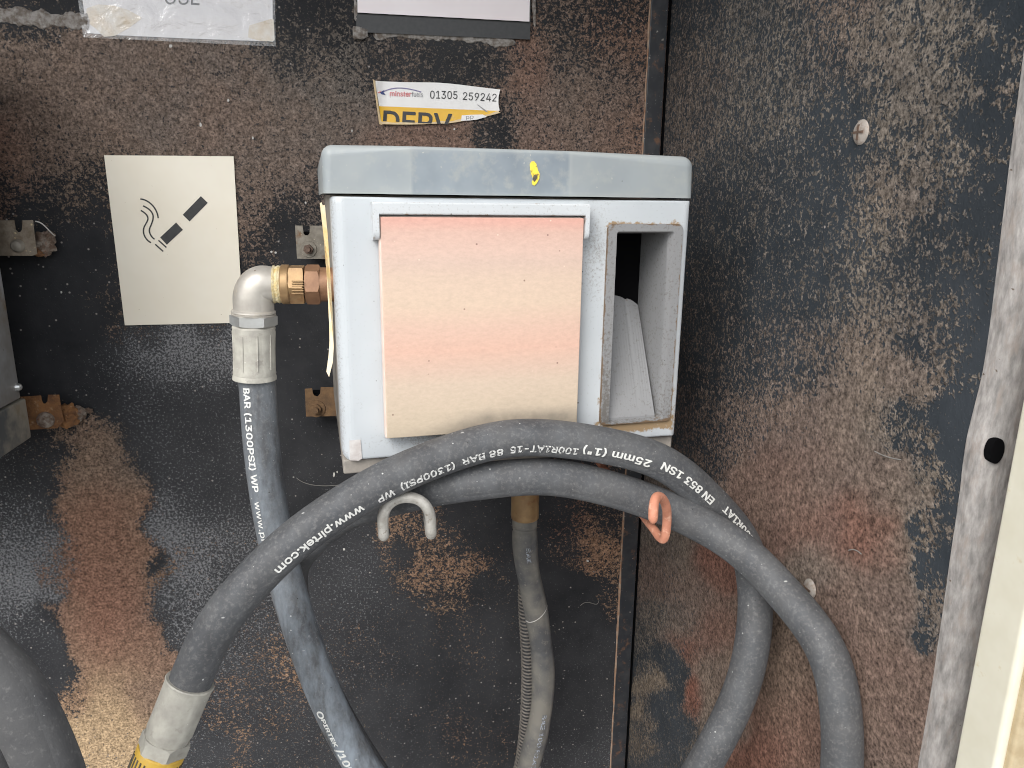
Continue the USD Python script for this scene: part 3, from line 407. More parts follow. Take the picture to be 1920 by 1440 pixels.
#WEAR
#  x, y, rusted, orange, dust, solid, red, dark (, reach)
BACK = [(-60, 20, 0.45, 0.1, 0, 0, 0, 0), (60, 10, 0.25, 0.1, 0, 0, 0, 0), (-60, 130, 0.8, 0.12, 0.1, 0, 0.1, 0), (60, 110, 0.85, 0.12, 0.05, 0, 0.1, 0), (200, 120, 0.88, 0.08, 0.05, 0, 0.12, 0), (330, 130, 0.85, 0.05, 0.05, 0, 0.1, 0), (450, 130, 0.8, 0.05, 0, 0, 0.1, 0), (60, 210, 0.85, 0.12, 0.05, 0, 0.15, 0), (180, 220, 0.88, 0.12, 0.05, 0, 0.12, 0), (300, 210, 0.86, 0.05, 0.05, 0, 0.1, 0), (420, 220, 0.88, 0.1, 0.05, 0, 0.15, 0), (520, 200, 0.85, 0.05, 0, 0, 0.08, 0), (560, 260, 0.84, 0.05, 0, 0, 0.1, 0),
        (560, 20, 0.35, 0, 0, 0, 0, 0), (545, 90, 0.55, 0, 0, 0, 0, 0), (620, 50, 0.42, 0, 0, 0, 0, 0), (640, 130, 0.62, 0, 0, 0, 0, 0), (620, 200, 0.82, 0, 0, 0, 0.05, 0), (660, 250, 0.8, 0, 0, 0, 0.1, 0), (750, 100, 0.5, 0, 0, 0, 0.1, 0), (850, 100, 0.38, 0, 0, 0, 0, 0), (940, 110, 0.45, 0, 0, 0, 0, 0), (760, 255, 0.85, 0.05, 0, 0, 0.35, 0), (880, 250, 0.82, 0.05, 0, 0, 0.35, 0), (1000, 230, 0.8, 0.05, 0, 0, 0.3, 0), (935, 245, 0.3, 0, 0, 0, 0, 0, 35), (980, 130, 0.82, 0.1, 0, 0, 0.55, 0, 47), (985, 90, 0.75, 0.1, 0, 0, 0.6, 0, 41), (1060, 20, 0.55, 0.1, 0, 0, 0.15, 0), (1060, 90, 0.6, 0, 0, 0, 0.1, 0), (1150, 40, 0.52, 0.15, 0, 0, 0.35, 0), (1150, 130, 0.62, 0.05, 0, 0, 0.2, 0), (1080, 180, 0.8, 0.02, 0, 0, 0.12, 0), (1150, 230, 0.78, 0.05, 0, 0, 0.2, 0), (1200, 100, 0.65, 0.2, 0, 0, 0.4, 0, 47), (1200, 250, 0.7, 0.15, 0, 0, 0.4, 0, 47),
        (20, 290, 0.85, 0.2, 0, 0, 0.5, 0, 53), (10, 350, 0.55, 0.1, 0, 0, 0.4, 0, 53), (90, 300, 0.72, 0.15, 0.05, 0, 0.15, 0, 59), (150, 270, 0.84, 0.15, 0, 0, 0.1, 0), (135, 360, 0.62, 0.25, 0, 0, 0, 0, 50), (170, 380, 0.45, 0.22, 0, 0, 0, 0, 42), (80, 370, 0.18, 0.1, 0, 0, 0, 0, 47), (215, 330, 0.52, 0.25, 0, 0, 0, 0, 47), (215, 420, 0.42, 0.3, 0, 0, 0, 0, 35), (205, 500, 0.4, 0.3, 0, 0, 0, 0, 31), (205, 570, 0.36, 0.3, 0, 0, 0, 0, 31), (160, 460, 0.03, 0, 0, 0, 0, 0), (100, 520, 0.02, 0, 0, 0, 0, 0), (100, 640, 0.02, 0, 0, 0, 0, 0), (30, 560, 0.02, 0, 0, 0, 0, 0), (160, 620, 0.04, 0, 0.05, 0, 0, 0), (60, 720, 0.03, 0, 0, 0, 0, 0), (170, 720, 0.03, 0, 0.12, 0, 0, 0), (235, 620, 0.55, 0.3, 0.1, 0, 0.2, 0, 26), (300, 618, 0.45, 0.3, 0.2, 0, 0.2, 0, 30), (400, 614, 0.5, 0.35, 0.3, 0, 0.1, 0, 26),
        (330, 450, 0.4, 0, 0, 0, 0, 0), (470, 320, 0.78, 0.05, 0, 0, 0.1, 0), (550, 330, 0.8, 0.03, 0, 0, 0.12, 0), (580, 390, 0.55, 0, 0, 0, 0.1, 0, 47), (480, 400, 0.68, 0.12, 0, 0, 0.15, 0, 53), (480, 470, 0.55, 0.15, 0, 0, 0.1, 0, 42), (530, 460, 0.16, 0, 0, 0, 0, 0, 47), (560, 520, 0.03, 0, 0, 0, 0, 0), (470, 540, 0.25, 0.1, 0, 0, 0, 0, 35), (560, 620, 0.02, 0, 0, 0, 0, 0), (560, 720, 0.02, 0, 0.02, 0, 0, 0), (580, 840, 0.03, 0, 0.06, 0, 0, 0), (560, 930, 0.06, 0.2, 0.12, 0, 0, 0),
        (260, 650, 0.06, 0, 0.72, 0, 0, 0, 40), (330, 650, 0.05, 0, 0.75, 0, 0, 0, 47), (410, 660, 0.05, 0, 0.7, 0, 0, 0, 47), (215, 680, 0.03, 0, 0.45, 0, 0, 0, 40), (300, 740, 0.02, 0, 0.34, 0, 0, 0, 71), (400, 760, 0.02, 0, 0.22, 0, 0, 0, 71), (250, 820, 0.04, 0, 0.36, 0, 0, 0, 71), (350, 840, 0.03, 0, 0.3, 0, 0, 0, 71), (430, 880, 0.05, 0, 0.28, 0, 0, 0), (380, 950, 0.06, 0.2, 0.4, 0, 0, 0),
        (140, 815, 0.78, 0.35, 0, 0, 0.1, 0, 31), (185, 840, 0.92, 0.42, 0, 0.6, 0.05, 0, 40), (215, 885, 0.94, 0.42, 0, 0.8, 0.05, 0, 47), (150, 890, 0.85, 0.42, 0, 0.8, 0.05, 0, 47), (95, 860, 0.25, 0.3, 0.25, 0, 0, 0, 40), (60, 900, 0.2, 0.3, 0.25, 0, 0, 0, 59), (200, 960, 0.9, 0.5, 0, 0.45, 0.52, 0, 59), (130, 970, 0.8, 0.5, 0.2, 0.45, 0.57, 0, 47), (255, 960, 0.9, 0.55, 0, 0.45, 0.32, 0, 35), (190, 1040, 0.9, 0.5, 0.1, 0.45, 0.62, 0, 59), (245, 1050, 0.9, 0.55, 0, 0.45, 0.37, 0, 47), (130, 1060, 0.7, 0.45, 0.55, 0.45, 0.67, 0, 41), (95, 1030, 0.25, 0.2, 0.7, 0.2, 0.2, 0, 35), (190, 1130, 0.9, 0.4, 0, 0.45, 0.77, 0, 65), (260, 1140, 0.9, 0.38, 0.2, 0.45, 0.57, 0, 47), (130, 1150, 0.9, 0.55, 0, 0.45, 0.42, 0, 35), (200, 1220, 0.9, 0.5, 0, 0.45, 0.67, 0, 65), (270, 1220, 0.9, 0.45, 0, 0.45, 0.34, 0, 42), (150, 1230, 0.9, 0.6, 0, 0.45, 0.22, 0, 35), (200, 1290, 0.86, 0.75, 0, 0.15, 0, 0.297, 53), (280, 1300, 0.82, 0.45, 0.1, 0.5, 0.1, 0, 42), (120, 1300, 0.7, 0.8, 0.1, 0, 0, 0, 33), (200, 1350, 0.86, 0.8, 0.5, 0.15, -0.2, 0.637, 53), (170, 1400, 0.86, 0.8, 0.6, 0.15, -0.2, 0.637, 53), (240, 1400, 0.85, 0.8, 0.5, 0.15, -0.2, 0.637, 47), (250, 1450, 0.7, 0.8, 0.6, 0.15, -0.1, 0.722, 53), (160, 1470, 0.8, 0.8, 0.6, 0.15, 0, 0.722, 53),
        (40, 1010, 0.05, 0, 0.62, 0, 0, 0, 47), (30, 1080, 0.04, 0, 0.7, 0, 0, 0, 47), (70, 1090, 0.08, 0, 0.8, 0, 0, 0, 31), (40, 1150, 0.03, 0, 0.55, 0, 0, 0, 59), (85, 1180, 0.05, 0.2, 0.35, 0, 0, 0, 33), (85, 1260, 0.06, 0.3, 0.25, 0, 0, 0, 33), (20, 960, 0.05, 0, 0.4, 0, 0, 0), (30, 1250, 0.03, 0, 0.2, 0, 0, 0),
        (310, 960, 0.1, 0.4, 0.66, 0, 0.2, 0, 40), (330, 1010, 0.2, 0.55, 0.8, 0, 0.2, 0, 38), (310, 1080, 0.62, 0.6, 0.6, 0, 0.1, 0, 26), (345, 1050, 0.52, 0.6, 0.6, 0, 0.1, 0, 26), (365, 1080, 0.22, 0.5, 0.72, 0, 0, 0, 35), (285, 1060, 0.1, 0.3, 0.1, 0, 0, 0, 19), (400, 1010, 0.3, 0.6, 0.62, 0, 0, 0, 35), (430, 1030, 0.2, 0.5, 0.5, 0, 0, 0), (350, 1130, 0.1, 0.3, 0.55, 0, 0, 0, 47), (330, 1190, 0.06, 0.2, 0.5, 0, 0, 0, 42),
        (460, 1190, 0.31, 0.55, 0.42, 0, 0, 0, 47), (480, 1120, 0.29, 0.6, 0.42, 0, 0, 0, 35), (480, 1235, 0.42, 0.75, 0.3, 0, 0, 0, 20), (530, 1215, 0.5, 0.8, 0.3, 0, 0, 0, 26), (540, 1280, 0.5, 0.8, 0.2, 0, 0, 0, 26), (440, 1280, 0.44, 0.75, 0.3, 0, 0.1, 0, 31), (440, 1300, 0.4, 0.75, 0.3, 0, 0.1, 0, 31), (500, 1320, 0.33, 0.7, 0.3, 0, 0, 0, 40), (480, 1300, 0.33, 0.7, 0.3, 0, 0, 0, 35), (400, 1355, 0.42, 0.8, 0.25, 0, 0, 0, 19), (450, 1395, 0.5, 0.8, 0.25, 0, 0, 0, 20), (510, 1360, 0.4, 0.8, 0.2, 0, 0, 0, 21), (560, 1400, 0.25, 0.6, 0.25, 0, 0, 0), (440, 1440, 0.42, 0.8, 0.25, 0, 0, 0, 24), (380, 1430, 0.12, 0.5, 0.3, 0, 0, 0), (420, 1210, 0.22, 0.5, 0.4, 0, 0, 0),
        (640, 980, 0.03, 0, 0.2, 0, 0, 0), (600, 1090, 0.15, 0.5, 0.25, 0, 0, 0), (650, 1080, 0.12, 0.3, 0.38, 0, 0, 0, 47), (735, 1035, 0.52, 0.7, 0.2, 0, 0.05, 0, 24), (745, 1075, 0.46, 0.7, 0.2, 0, 0.05, 0, 21), (742, 1095, 0.44, 0.7, 0.2, 0, 0, 0, 19), (775, 990, 0.58, 0.62, 0.1, 0, 0.1, 0, 31), (810, 960, 0.5, 0.6, 0.1, 0, 0.1, 0, 24), (800, 1010, 0.52, 0.65, 0.1, 0, 0.1, 0, 21), (800, 1060, 0.64, 0.75, 0.1, 0, 0.15, 0, 31), (820, 1075, 0.6, 0.75, 0.1, 0, 0.15, 0, 26), (875, 1050, 0.62, 0.68, 0.1, 0, 0.2, 0, 33), (860, 1000, 0.42, 0.6, 0.1, 0, 0.2, 0, 21), (920, 1000, 0.2, 0.3, 0.1, 0, 0.4, 0, 31), (770, 1045, 0.1, 0.3, 0.2, 0, 0, 0, 17), (850, 1120, 0.5, 0.7, 0.1, 0, 0, 0, 26), (830, 1130, 0.44, 0.8, 0.1, 0, -0.1, 0, 24), (920, 1100, 0.23, 0.5, 0.15, 0, 0, 0, 35), (700, 1110, 0.17, 0.5, 0.3, 0, 0, 0, 35), (680, 1190, 0.29, 0.6, 0.25, 0, 0, 0, 47), (720, 1230, 0.25, 0.6, 0.25, 0, 0, 0, 47), (780, 1180, 0.21, 0.5, 0.2, 0, 0, 0), (860, 1180, 0.3, 0.75, 0.15, 0, 0, 0, 28), (880, 1220, 0.3, 0.75, 0.15, 0, 0, 0, 24), (840, 1260, 0.19, 0.5, 0.15, 0, 0, 0), (700, 1320, 0.19, 0.5, 0.2, 0, 0, 0), (780, 1320, 0.23, 0.6, 0.15, 0, 0, 0), (860, 1340, 0.35, 0.75, 0.1, 0, 0.1, 0, 31), (850, 1370, 0.32, 0.8, 0.1, 0, 0.15, 0, 19), (870, 1410, 0.31, 0.7, 0.1, 0, 0.1, 0, 31), (920, 1370, 0.27, 0.7, 0.1, 0, 0, 0, 35), (760, 1420, 0.17, 0.5, 0.15, 0, 0, 0), (930, 1300, 0.15, 0.5, 0.1, 0, 0, 0), (930, 960, 0.12, 0.2, 0.05, 0, 0.2, 0),
        (1040, 960, 0.3, 0.2, 0.05, 0, 0.7, 0, 35), (1085, 980, 0.52, 0.3, 0.05, 0, 0.55, 0, 31), (1080, 1020, 0.4, 0.4, 0.05, 0, 0.3, 0, 26), (1120, 1000, 0.62, 0.85, 0, 0.3, 0.25, 0, 21), (1118, 1030, 0.62, 0.85, 0, 0.3, 0.25, 0, 21), (1115, 1055, 0.52, 0.8, 0, 0.3, 0.25, 0, 17), (1145, 970, 0.4, 0.4, 0, 0, 0.2, 0, 24), (1145, 1080, 0.58, 0.7, 0, 0, 0.1, 0, 21), (1140, 1130, 0.5, 0.65, 0, 0, 0.1, 0, 21), (1145, 1160, 0.44, 0.65, 0, 0, 0.1, 0, 17), (1090, 1100, 0.06, 0.2, 0.05, 0, 0, 0, 31), (1080, 1160, 0.05, 0.2, 0.1, 0, 0, 0), (1080, 1240, 0.03, 0, 0.15, 0, 0, 0), (1120, 1240, 0.03, 0, 0.18, 0, 0, 0), (1080, 1340, 0.04, 0, 0.2, 0, 0, 0), (1130, 1420, 0.25, 0.5, 0.35, 0, 0, 0, 31), (1090, 1430, 0.06, 0.2, 0.25, 0, 0, 0), (1000, 1250, 0.05, 0.3, 0.1, 0, 0, 0)]
SIDEW = [(1280, 20, 0.46, 0, 0, 0, 0.135, 0), (1300, 130, 0.61, 0.08, 0, 0, 0.135, 0), (1310, 230, 0.63, 0.05, 0, 0, 0.135, 0), (1380, 60, 0.61, 0, 0, 0, 0, 0), (1380, 180, 0.61, 0, 0, 0, 0, 0), (1480, 60, 0.57, 0, 0, 0, 0, 0), (1480, 180, 0.59, 0, 0, 0, 0, 0), (1390, 300, 0.53, 0, 0, 0, 0, 0), (1480, 300, 0.46, 0, 0, 0, 0, 0), (1570, 40, 0.63, 0.1, 0, 0, 0.203, 0), (1570, 130, 0.51, 0.05, 0, 0, 0.135, 0), (1600, 190, 0.41, 0, 0, 0, 0, 0, 46), (1560, 240, 0.36, 0, 0, 0, 0, 0, 52), (1650, 100, 0.75, 0.1, 0.05, 0, 0.027, 0), (1720, 60, 0.72, 0.05, 0.05, 0, 0, 0), (1770, 140, 0.7, 0.08, 0.05, 0, 0, 0), (1700, 180, 0.72, 0.12, 0.05, 0, 0, 0), (1660, 260, 0.58, 0.1, 0.05, 0, 0, 0), (1740, 230, 0.66, 0.12, 0.05, 0, 0, 0), (1800, 180, 0.62, 0.05, 0, 0, 0, 0), (1830, 50, 0.65, 0, 0.05, 0, 0, 0, 41), (1880, 30, 0.18, 0, 0, 0, 0, 0, 39), (1860, 110, 0.18, 0, 0, 0, 0, 0, 39), (1840, 230, 0.26, 0, 0.05, 0, 0, 0, 34), (1900, 80, 0.5, 0, 0.05, 0, 0.027, 0, 30), (1880, 170, 0.55, 0.15, 0, 0, 0.068, 0, 28), (1850, 280, 0.56, 0.15, 0.05, 0, 0, 0, 28), (1885, 260, 0.36, 0.05, 0, 0, 0, 0, 28), (1840, 370, 0.2, 0, 0.05, 0, 0, 0, 46), (1800, 330, 0.6, 0.1, 0.05, 0, 0, 0, 32), (1720, 330, 0.66, 0.12, 0.05, 0, 0, 0), (1650, 360, 0.7, 0.2, 0.05, 0, 0.068, 0), (1700, 390, 0.72, 0.2, 0.05, 0, 0.068, 0), (1780, 400, 0.36, 0.05, 0.05, 0, 0, 0, 41), (1740, 440, 0.4, 0.1, 0.05, 0, 0, 0, 41), (1650, 440, 0.6, 0.1, 0.05, 0, 0, 0), (1830, 450, 0.36, 0.12, 0.05, 0, 0, 0, 32), (1810, 500, 0.45, 0.2, 0.05, 0, 0, 0, 28), (1750, 530, 0.22, 0, 0.05, 0, 0, 0, 39), (1680, 510, 0.5, 0.12, 0.05, 0, 0, 0), (1850, 520, 0.26, 0, 0.05, 0, 0, 0, 39), (1620, 540, 0.62, 0.12, 0.05, 0, 0, 0), (1700, 600, 0.66, 0.15, 0.05, 0, 0.027, 0), (1780, 620, 0.66, 0.2, 0.05, 0, 0.068, 0, 41), (1730, 650, 0.36, 0.05, 0, 0, 0, 0, 28), (1830, 620, 0.24, 0, 0.05, 0, 0, 0, 39), (1640, 640, 0.75, 0.2, 0.05, 0, 0.135, 0), (1640, 720, 0.8, 0.2, 0, 0.3, 0.135, 0), (1740, 710, 0.8, 0.22, 0, 0, 0.108, 0, 46), (1800, 700, 0.41, 0.1, 0.05, 0, 0, 0, 32), (1800, 790, 0.16, 0, 0.05, 0, 0, 0, 39),
         (1400, 420, 0.46, 0, 0, 0, 0, 0), (1500, 420, 0.39, 0, 0, 0, 0, 0), (1570, 360, 0.41, 0, 0, 0, 0, 0), (1340, 420, 0.41, 0, 0, 0, 0.068, 0), (1340, 560, 0.46, 0.1, 0, 0, 0.135, 0), (1440, 540, 0.41, 0, 0, 0, 0.068, 0), (1540, 540, 0.46, 0.05, 0, 0, 0, 0), (1330, 700, 0.46, 0.1, 0, 0, 0.203, 0), (1420, 680, 0.49, 0.05, 0, 0, 0.135, 0), (1530, 680, 0.61, 0.1, 0.05, 0, 0.135, 0), (1320, 820, 0.53, 0.1, 0, 0, 0.27, 0), (1400, 800, 0.63, 0.1, 0, 0.2, 0.27, 0), (1500, 800, 0.69, 0.12, 0.05, 0.3, 0.27, 0), (1600, 810, 0.85, 0.15, 0, 0.5, 0.203, 0), (1680, 790, 0.75, 0.2, 0.05, 0.2, 0.068, 0, 46), (1690, 830, 0.36, 0, 0, 0, 0, 0, 28), (1700, 770, 0.31, 0, 0, 0, 0, 0, 23), (1750, 780, 0.2, 0, 0.05, 0, 0, 0, 30), (1725, 830, 0.62, 0.2, 0.05, 0, 0.068, 0, 21), (1735, 870, 0.55, 0.2, 0.05, 0, 0, 0, 23), (1755, 900, 0.58, 0.2, 0.05, 0, 0, 0, 21), (1780, 860, 0.18, 0, 0.05, 0, 0, 0, 32), (1745, 960, 0.7, 0.2, 0.05, 0, 0.068, 0, 32), (1740, 1005, 0.62, 0.22, 0, 0, 0.068, 0, 23), (1715, 1000, 0.26, 0, 0, 0, 0, 0, 16), (1770, 960, 0.18, 0, 0.05, 0, 0, 0, 23), (1715, 1060, 0.2, 0, 0, 0, 0, 0, 21), (1740, 1070, 0.5, 0.15, 0.05, 0, 0, 0, 16), (1765, 1060, 0.21, 0, 0, 0, 0, 0, 23), (1745, 1110, 0.6, 0.2, 0, 0, 0.068, 0, 23), (1735, 1145, 0.31, 0, 0, 0, 0, 0, 16), (1730, 1195, 0.16, 0, 0, 0, 0, 0, 21), (1755, 1180, 0.5, 0.15, 0, 0, 0, 0, 21),
         (1480, 900, 0.86, 0.15, 0, 0.5, 0.472, 0), (1560, 900, 0.9, 0.18, 0.05, 0.7, 0.27, 0), (1640, 900, 0.92, 0.2, 0.05, 0.8, 0.203, 0), (1690, 930, 0.85, 0.2, 0.05, 0.7, 0.135, 0, 34), (1500, 1000, 0.92, 0.15, 0, 0.8, 0.743, 0, 46), (1450, 960, 0.85, 0.15, 0, 0.5, 0.405, 0), (1590, 990, 0.94, 0.2, 0, 0.9, 0.675, 0, 46), (1620, 1020, 0.94, 0.2, 0, 0.9, 1.013, 0, 41), (1550, 1050, 0.92, 0.22, 0.05, 0.8, 0.162, 0), (1660, 1060, 0.94, 0.22, 0.05, 0.9, 0.203, 0), (1500, 1060, 0.8, 0.1, 0, 0.4, 0.135, 0, 34), (1600, 1150, 0.95, 0.22, 0.05, 0.9, 0.378, 0), (1690, 1160, 0.93, 0.22, 0.05, 0.9, 0.243, 0), (1660, 1260, 0.96, 0.22, 0, 1, 0.405, 0), (1720, 1260, 0.95, 0.22, 0, 1, 0.338, 0), (1640, 1360, 0.96, 0.22, 0, 1, 0.378, 0), (1700, 1380, 0.96, 0.22, 0, 1, 0.378, 0), (1640, 1440, 0.94, 0.22, 0, 1, 0.338, 0), (1660, 1440, 0.9, 0.2, 0, 1, 0.27, 0), (1500, 1260, 0.92, 0.55, 0.1, 0.9, 0.27, 0), (1480, 1340, 0.94, 0.5, 0.1, 0.9, 0.472, 0), (1440, 1420, 0.93, 0.35, 0, 0.9, 0.878, 0), (1510, 1420, 0.94, 0.4, 0.05, 0.9, 0.54, 0), (1460, 1200, 0.88, 0.5, 0.05, 0.7, 0.203, 0),
         (1240, 960, 0.75, 0.05, 0, 0.2, 0.135, 0, 46), (1270, 1040, 0.8, 0.25, 0.15, 0.3, 0.068, 0, 41), (1290, 990, 0.78, 0.2, 0.05, 0.3, 0.135, 0, 41), (1340, 1030, 0.9, 0.2, 0, 0.7, 0.945, 0, 39), (1350, 1070, 0.85, 0.2, 0, 0.6, 0.81, 0, 39), (1240, 1100, 0.72, 0.1, 0, 0.2, 0.338, 0, 41), (1300, 1120, 0.82, 0.2, 0.1, 0.3, 0.27, 0, 41), (1330, 1170, 0.82, 0.2, 0.05, 0.4, 0.675, 0, 34), (1370, 1140, 0.85, 0.25, 0.05, 0.4, 0.338, 0, 34), (1280, 1190, 0.7, 0.15, 0.1, 0.2, 0.135, 0, 34), (1290, 1220, 0.7, 0.2, 0, 0.3, 0.945, 0, 21), (1300, 1290, 0.86, 0.2, 0, 0.3, 1.08, 0, 16), (1305, 1330, 0.75, 0.2, 0, 0.3, 0.945, 0, 14), (1340, 1270, 0.8, 0.3, 0.1, 0.4, 0.203, 0, 34), (1350, 1340, 0.72, 0.3, 0.15, 0.3, 0.135, 0, 30), (1230, 1170, 0.65, 0.15, 0, 0, 0.068, 0, 28), (1250, 1260, 0.34, 0.15, 0.1, 0, 0, 0, 30), (1215, 1290, 0.78, 0.55, 0.1, 0.2, 0, 0, 16), (1212, 1340, 0.78, 0.6, 0.1, 0.2, 0, 0, 14), (1240, 1340, 0.31, 0.15, 0.15, 0, 0, 0, 30), (1280, 1380, 0.36, 0.15, 0.25, 0, 0, 0, 30), (1320, 1400, 0.7, 0.2, 0.2, 0, 0, 0, 25), (1205, 1400, 0.65, 0.5, 0.2, 0, 0, 0, 18), (1240, 1430, 0.38, 0.2, 0.3, 0, 0, 0, 30), (1200, 1200, 0.56, 0.2, 0, 0, 0, 0, 23)]
def grid(nu, nv, fn):
    u, v = np.meshgrid(np.linspace(0, 1, nu), np.linspace(0, 1, nv), indexing="ij")
    P = fn(u.ravel(), v.ravel()); i, j = np.meshgrid(np.arange(nu-1), np.arange(nv-1), indexing="ij")
    q = np.stack([i*nv+j, (i+1)*nv+j, (i+1)*nv+j+1, i*nv+j+1], -1).reshape(-1, 4)
    return trimesh.Trimesh(P, np.vstack([q[:, [0, 1, 2]], q[:, [0, 2, 3]]]), process=False)
BX0, BX1, BZ0, BZ1 = -1.60, 0.3725, H-1.35, H+0.62
def dents(x, z):
    d = 0.0018*(meshkit.fbm(np.stack([x*5, z*5, 0*x], -1), 3, 2)-0.5)
    for px, py, r, h in ((290, 1050, 0.016, .004), (395, 1060, 0.018, .005), (320, 1085, .02, -.002), (350, 1140, .03, -.003)):
        c = at(px, py, WALL); d = d - h*np.exp(-(((x-c[0])*1.6)**2 + ((z-c[2])*0.7)**2)/r**2)
    return d
back = grid(440, 440, lambda u, v: np.stack([BX0+(BX1-BX0)*u, WALL + dents(BX0+(BX1-BX0)*u, BZ0+(BZ1-BZ0)*v), BZ0+(BZ1-BZ0)*v], 1))
backbox = box(BX0, SIDE+0.006, WALL+0.0045, WALL+0.010, BZ0, BZ1)
def wear_of(points, sigma, offset, ch, x_scale=1.0):
    def fn(pts):
        P = pts + np.array(offset)
        w = lay(points, sigma, px_of(P)); return w[:, ch]
    return fn
CO = (0, WALL, 0)
obj("back_panel", back, MA["wall"], cab, smooth=True, paint={"wear": wear_of(BACK, 52.0, CO, [0, 1, 2]), "wear2": wear_of(BACK, 52.0, CO, [3, 4, 5])})
obj("back_sheet", backbox, MA["black"], cab, smooth=False)
# line of the side panel's front edge
lip_px = [(1957, -180), (1928, 30), (1903, 230), (1876, 440), (1843, 690), (1828, 760), (1811, 832), (1806, 865), (1800, 920), (1780, 1060), (1752, 1250), (1721, 1440), (1665, 1800), (1625, 2100)]
lip_l = np.array([at(x, y, 0.405) for x, y in lip_px])
from scipy.interpolate import PchipInterpolator
lo = np.argsort(lip_l[:, 2]); lx = PchipInterpolator(lip_l[lo, 2], lip_l[lo, 0])
SY0, SY1 = 0.405, WALL+0.0043
side = grid(130, 430, lambda u, v: np.stack([SIDE + (np.clip(lx(np.clip(BZ0+(BZ1-BZ0)*v, H-.7, H+.17)), .355, .39) + .0004 - SIDE)*np.clip(1-u*2.6, 0, 1)**1.5 + 0.0016*np.clip(u*6, 0, 1)*(meshkit.fbm(np.stack([u*3, v*8, 0*u], -1), 3, 4)-0.5), SY0+(SY1-SY0)*u, BZ0+(BZ1-BZ0)*v], 1))
side.invert()
obj("side_panel", side, MA["side"], cab, smooth=True, paint={"wear": wear_of(SIDEW, 56.0, CO, [0, 1, 2]), "wear2": wear_of(SIDEW, 56.0, CO, [3, 4, 5])})
obj("side_sheet", box(SIDE+0.004, SIDE+0.007, SY0+.16, WALL+0.0043, BZ0, BZ1), MA["black"], cab, smooth=False)
# unseen roof and left wall, added to darken the corner
obj("added_roof", box(-1.60, SIDE+0.006, 0.36, WALL+0.010, BZ1+0.002, BZ1+0.008), MA["strip"], cab, smooth=False)
obj("side_panel", box(-1.606, -1.600, 0.36, WALL+0.010, BZ0, BZ1), MA["strip"], cab, smooth=False)  # far left wall, out of view, added to cut light from that side
# corner strip with its bare edge
cx0 = at(1171, 955, WALL-0.003)[0]; cx1 = at(1193, 1050, WALL-0.003)[0]
obj("corner_strip", rbox(cx0, cx1, WALL-0.0045, WALL+0.001, BZ0, BZ1, 0.0012, 8), MA["strip"], cab)
ez = np.linspace(BZ0, BZ1, 220)
obj("strip_weld", tube(np.stack([cx0 - 0.0005 + 0.0012*(meshkit.noise(np.stack([ez*40, 0*ez, 0*ez], -1), 1)-0.5), 0*ez+WALL-0.002, ez], 1), 0.0011+0.0016*meshkit.noise(np.stack([ez*55, 0*ez+3, 0*ez], -1), 2)**2, 8), MA["edge_rust"], cab, smooth=True)
# rolled edge of the side panel, kinked where it was knocked
zs = np.linspace(H-0.62, H+0.35, 260)
LW, LD = 0.046, 0.020
prof = [(LW*(0.5-0.5*math.cos(a)) , -LD*math.sin(a)**0.62) for a in np.linspace(0.0, math.pi, 26)] + [(LW, 0.012)]
pv = np.array([[float(lx(np.clip(z, H-.7, H+.17))) + a + 0.0008*(meshkit.noise(np.array([z*30, a*60, 0.]), 4)-.5), 0.405 + b, z] for z in zs for a, b in prof])
k = len(prof); lf = []
for i in range(len(zs)-1):
    for j in range(k-1): lf += [[i*k+j, i*k+j+1, (i+1)*k+j+1], [i*k+j, (i+1)*k+j+1, (i+1)*k+j]]
obj("edge_lip", trimesh.Trimesh(pv, lf, process=False), MA["galv"], cab, smooth=True)
hc = at(1867, 845, 0.3875)
hol = lathe(hc + [0, -0.0015, 0], hc + [0.0, 0.004, 0], [(0, 0.0075), (1, 0.0075)], 30, ref=(0, 0, 1)); hol.vertices = (hol.vertices - hc)*np.array([0.66, 1, 1.12]) + hc
obj("lip_hole", hol, MA["black"], cab)
# screw heads on the side panel
for (sx, sy, cross) in ((1617, 248, True), (1520, 1103, False)):
    c = at_x(sx, sy, SIDE-0.0005); r = 0.0098 if cross else 0.0088
    sc = obj("screw", lathe(c, c + [-0.004, 0, 0], [(0, r), (0.3, r), (0.75, r*.8), (1, r*.35)], 28), MA["screw"], cab)
    sl = [box(c[0]-0.0045, c[0]-0.0025, c[1]-r*.6, c[1]+r*.6, c[2]-0.0009, c[2]+0.0009)]
    if cross: sl.append(box(c[0]-0.0046, c[0]-0.0024, c[1]-0.0009, c[1]+0.0009, c[2]-r*.6, c[2]+r*.6))
    obj("slot", joined(*sl), MA["bolt"], sc, smooth=False)
def bead(pts, r, seed, name="sealant_bead", mat_="bead", off=0.0, flat=0.5, parent=None):
    p, s = smooth_path([at(x, y, WALL-off) for x, y in pts], 0.0025)
    rr = r*(0.55 + 0.9*meshkit.fbm(np.stack([s*90, 0*s, 0*s], -1), 3, seed)); rr[0] = rr[-1] = r*0.2
    m = tube(p, rr, 14); v = np.array(m.vertices); v[:, 1] = (WALL-off) + (v[:, 1]-(WALL-off))*flat
    n = meshkit.fbm(v*260, 3, seed)[:, None]-0.5; v = v + n*r*0.7*np.array([0.3, -0.5, 1.0]); m.vertices = v
    return obj(name, m, MA[mat_], parent or cab, smooth=True)
bead([(-40, 28), (20, 30), (80, 36), (120, 38), (170, 42)], 0.0085, 3)
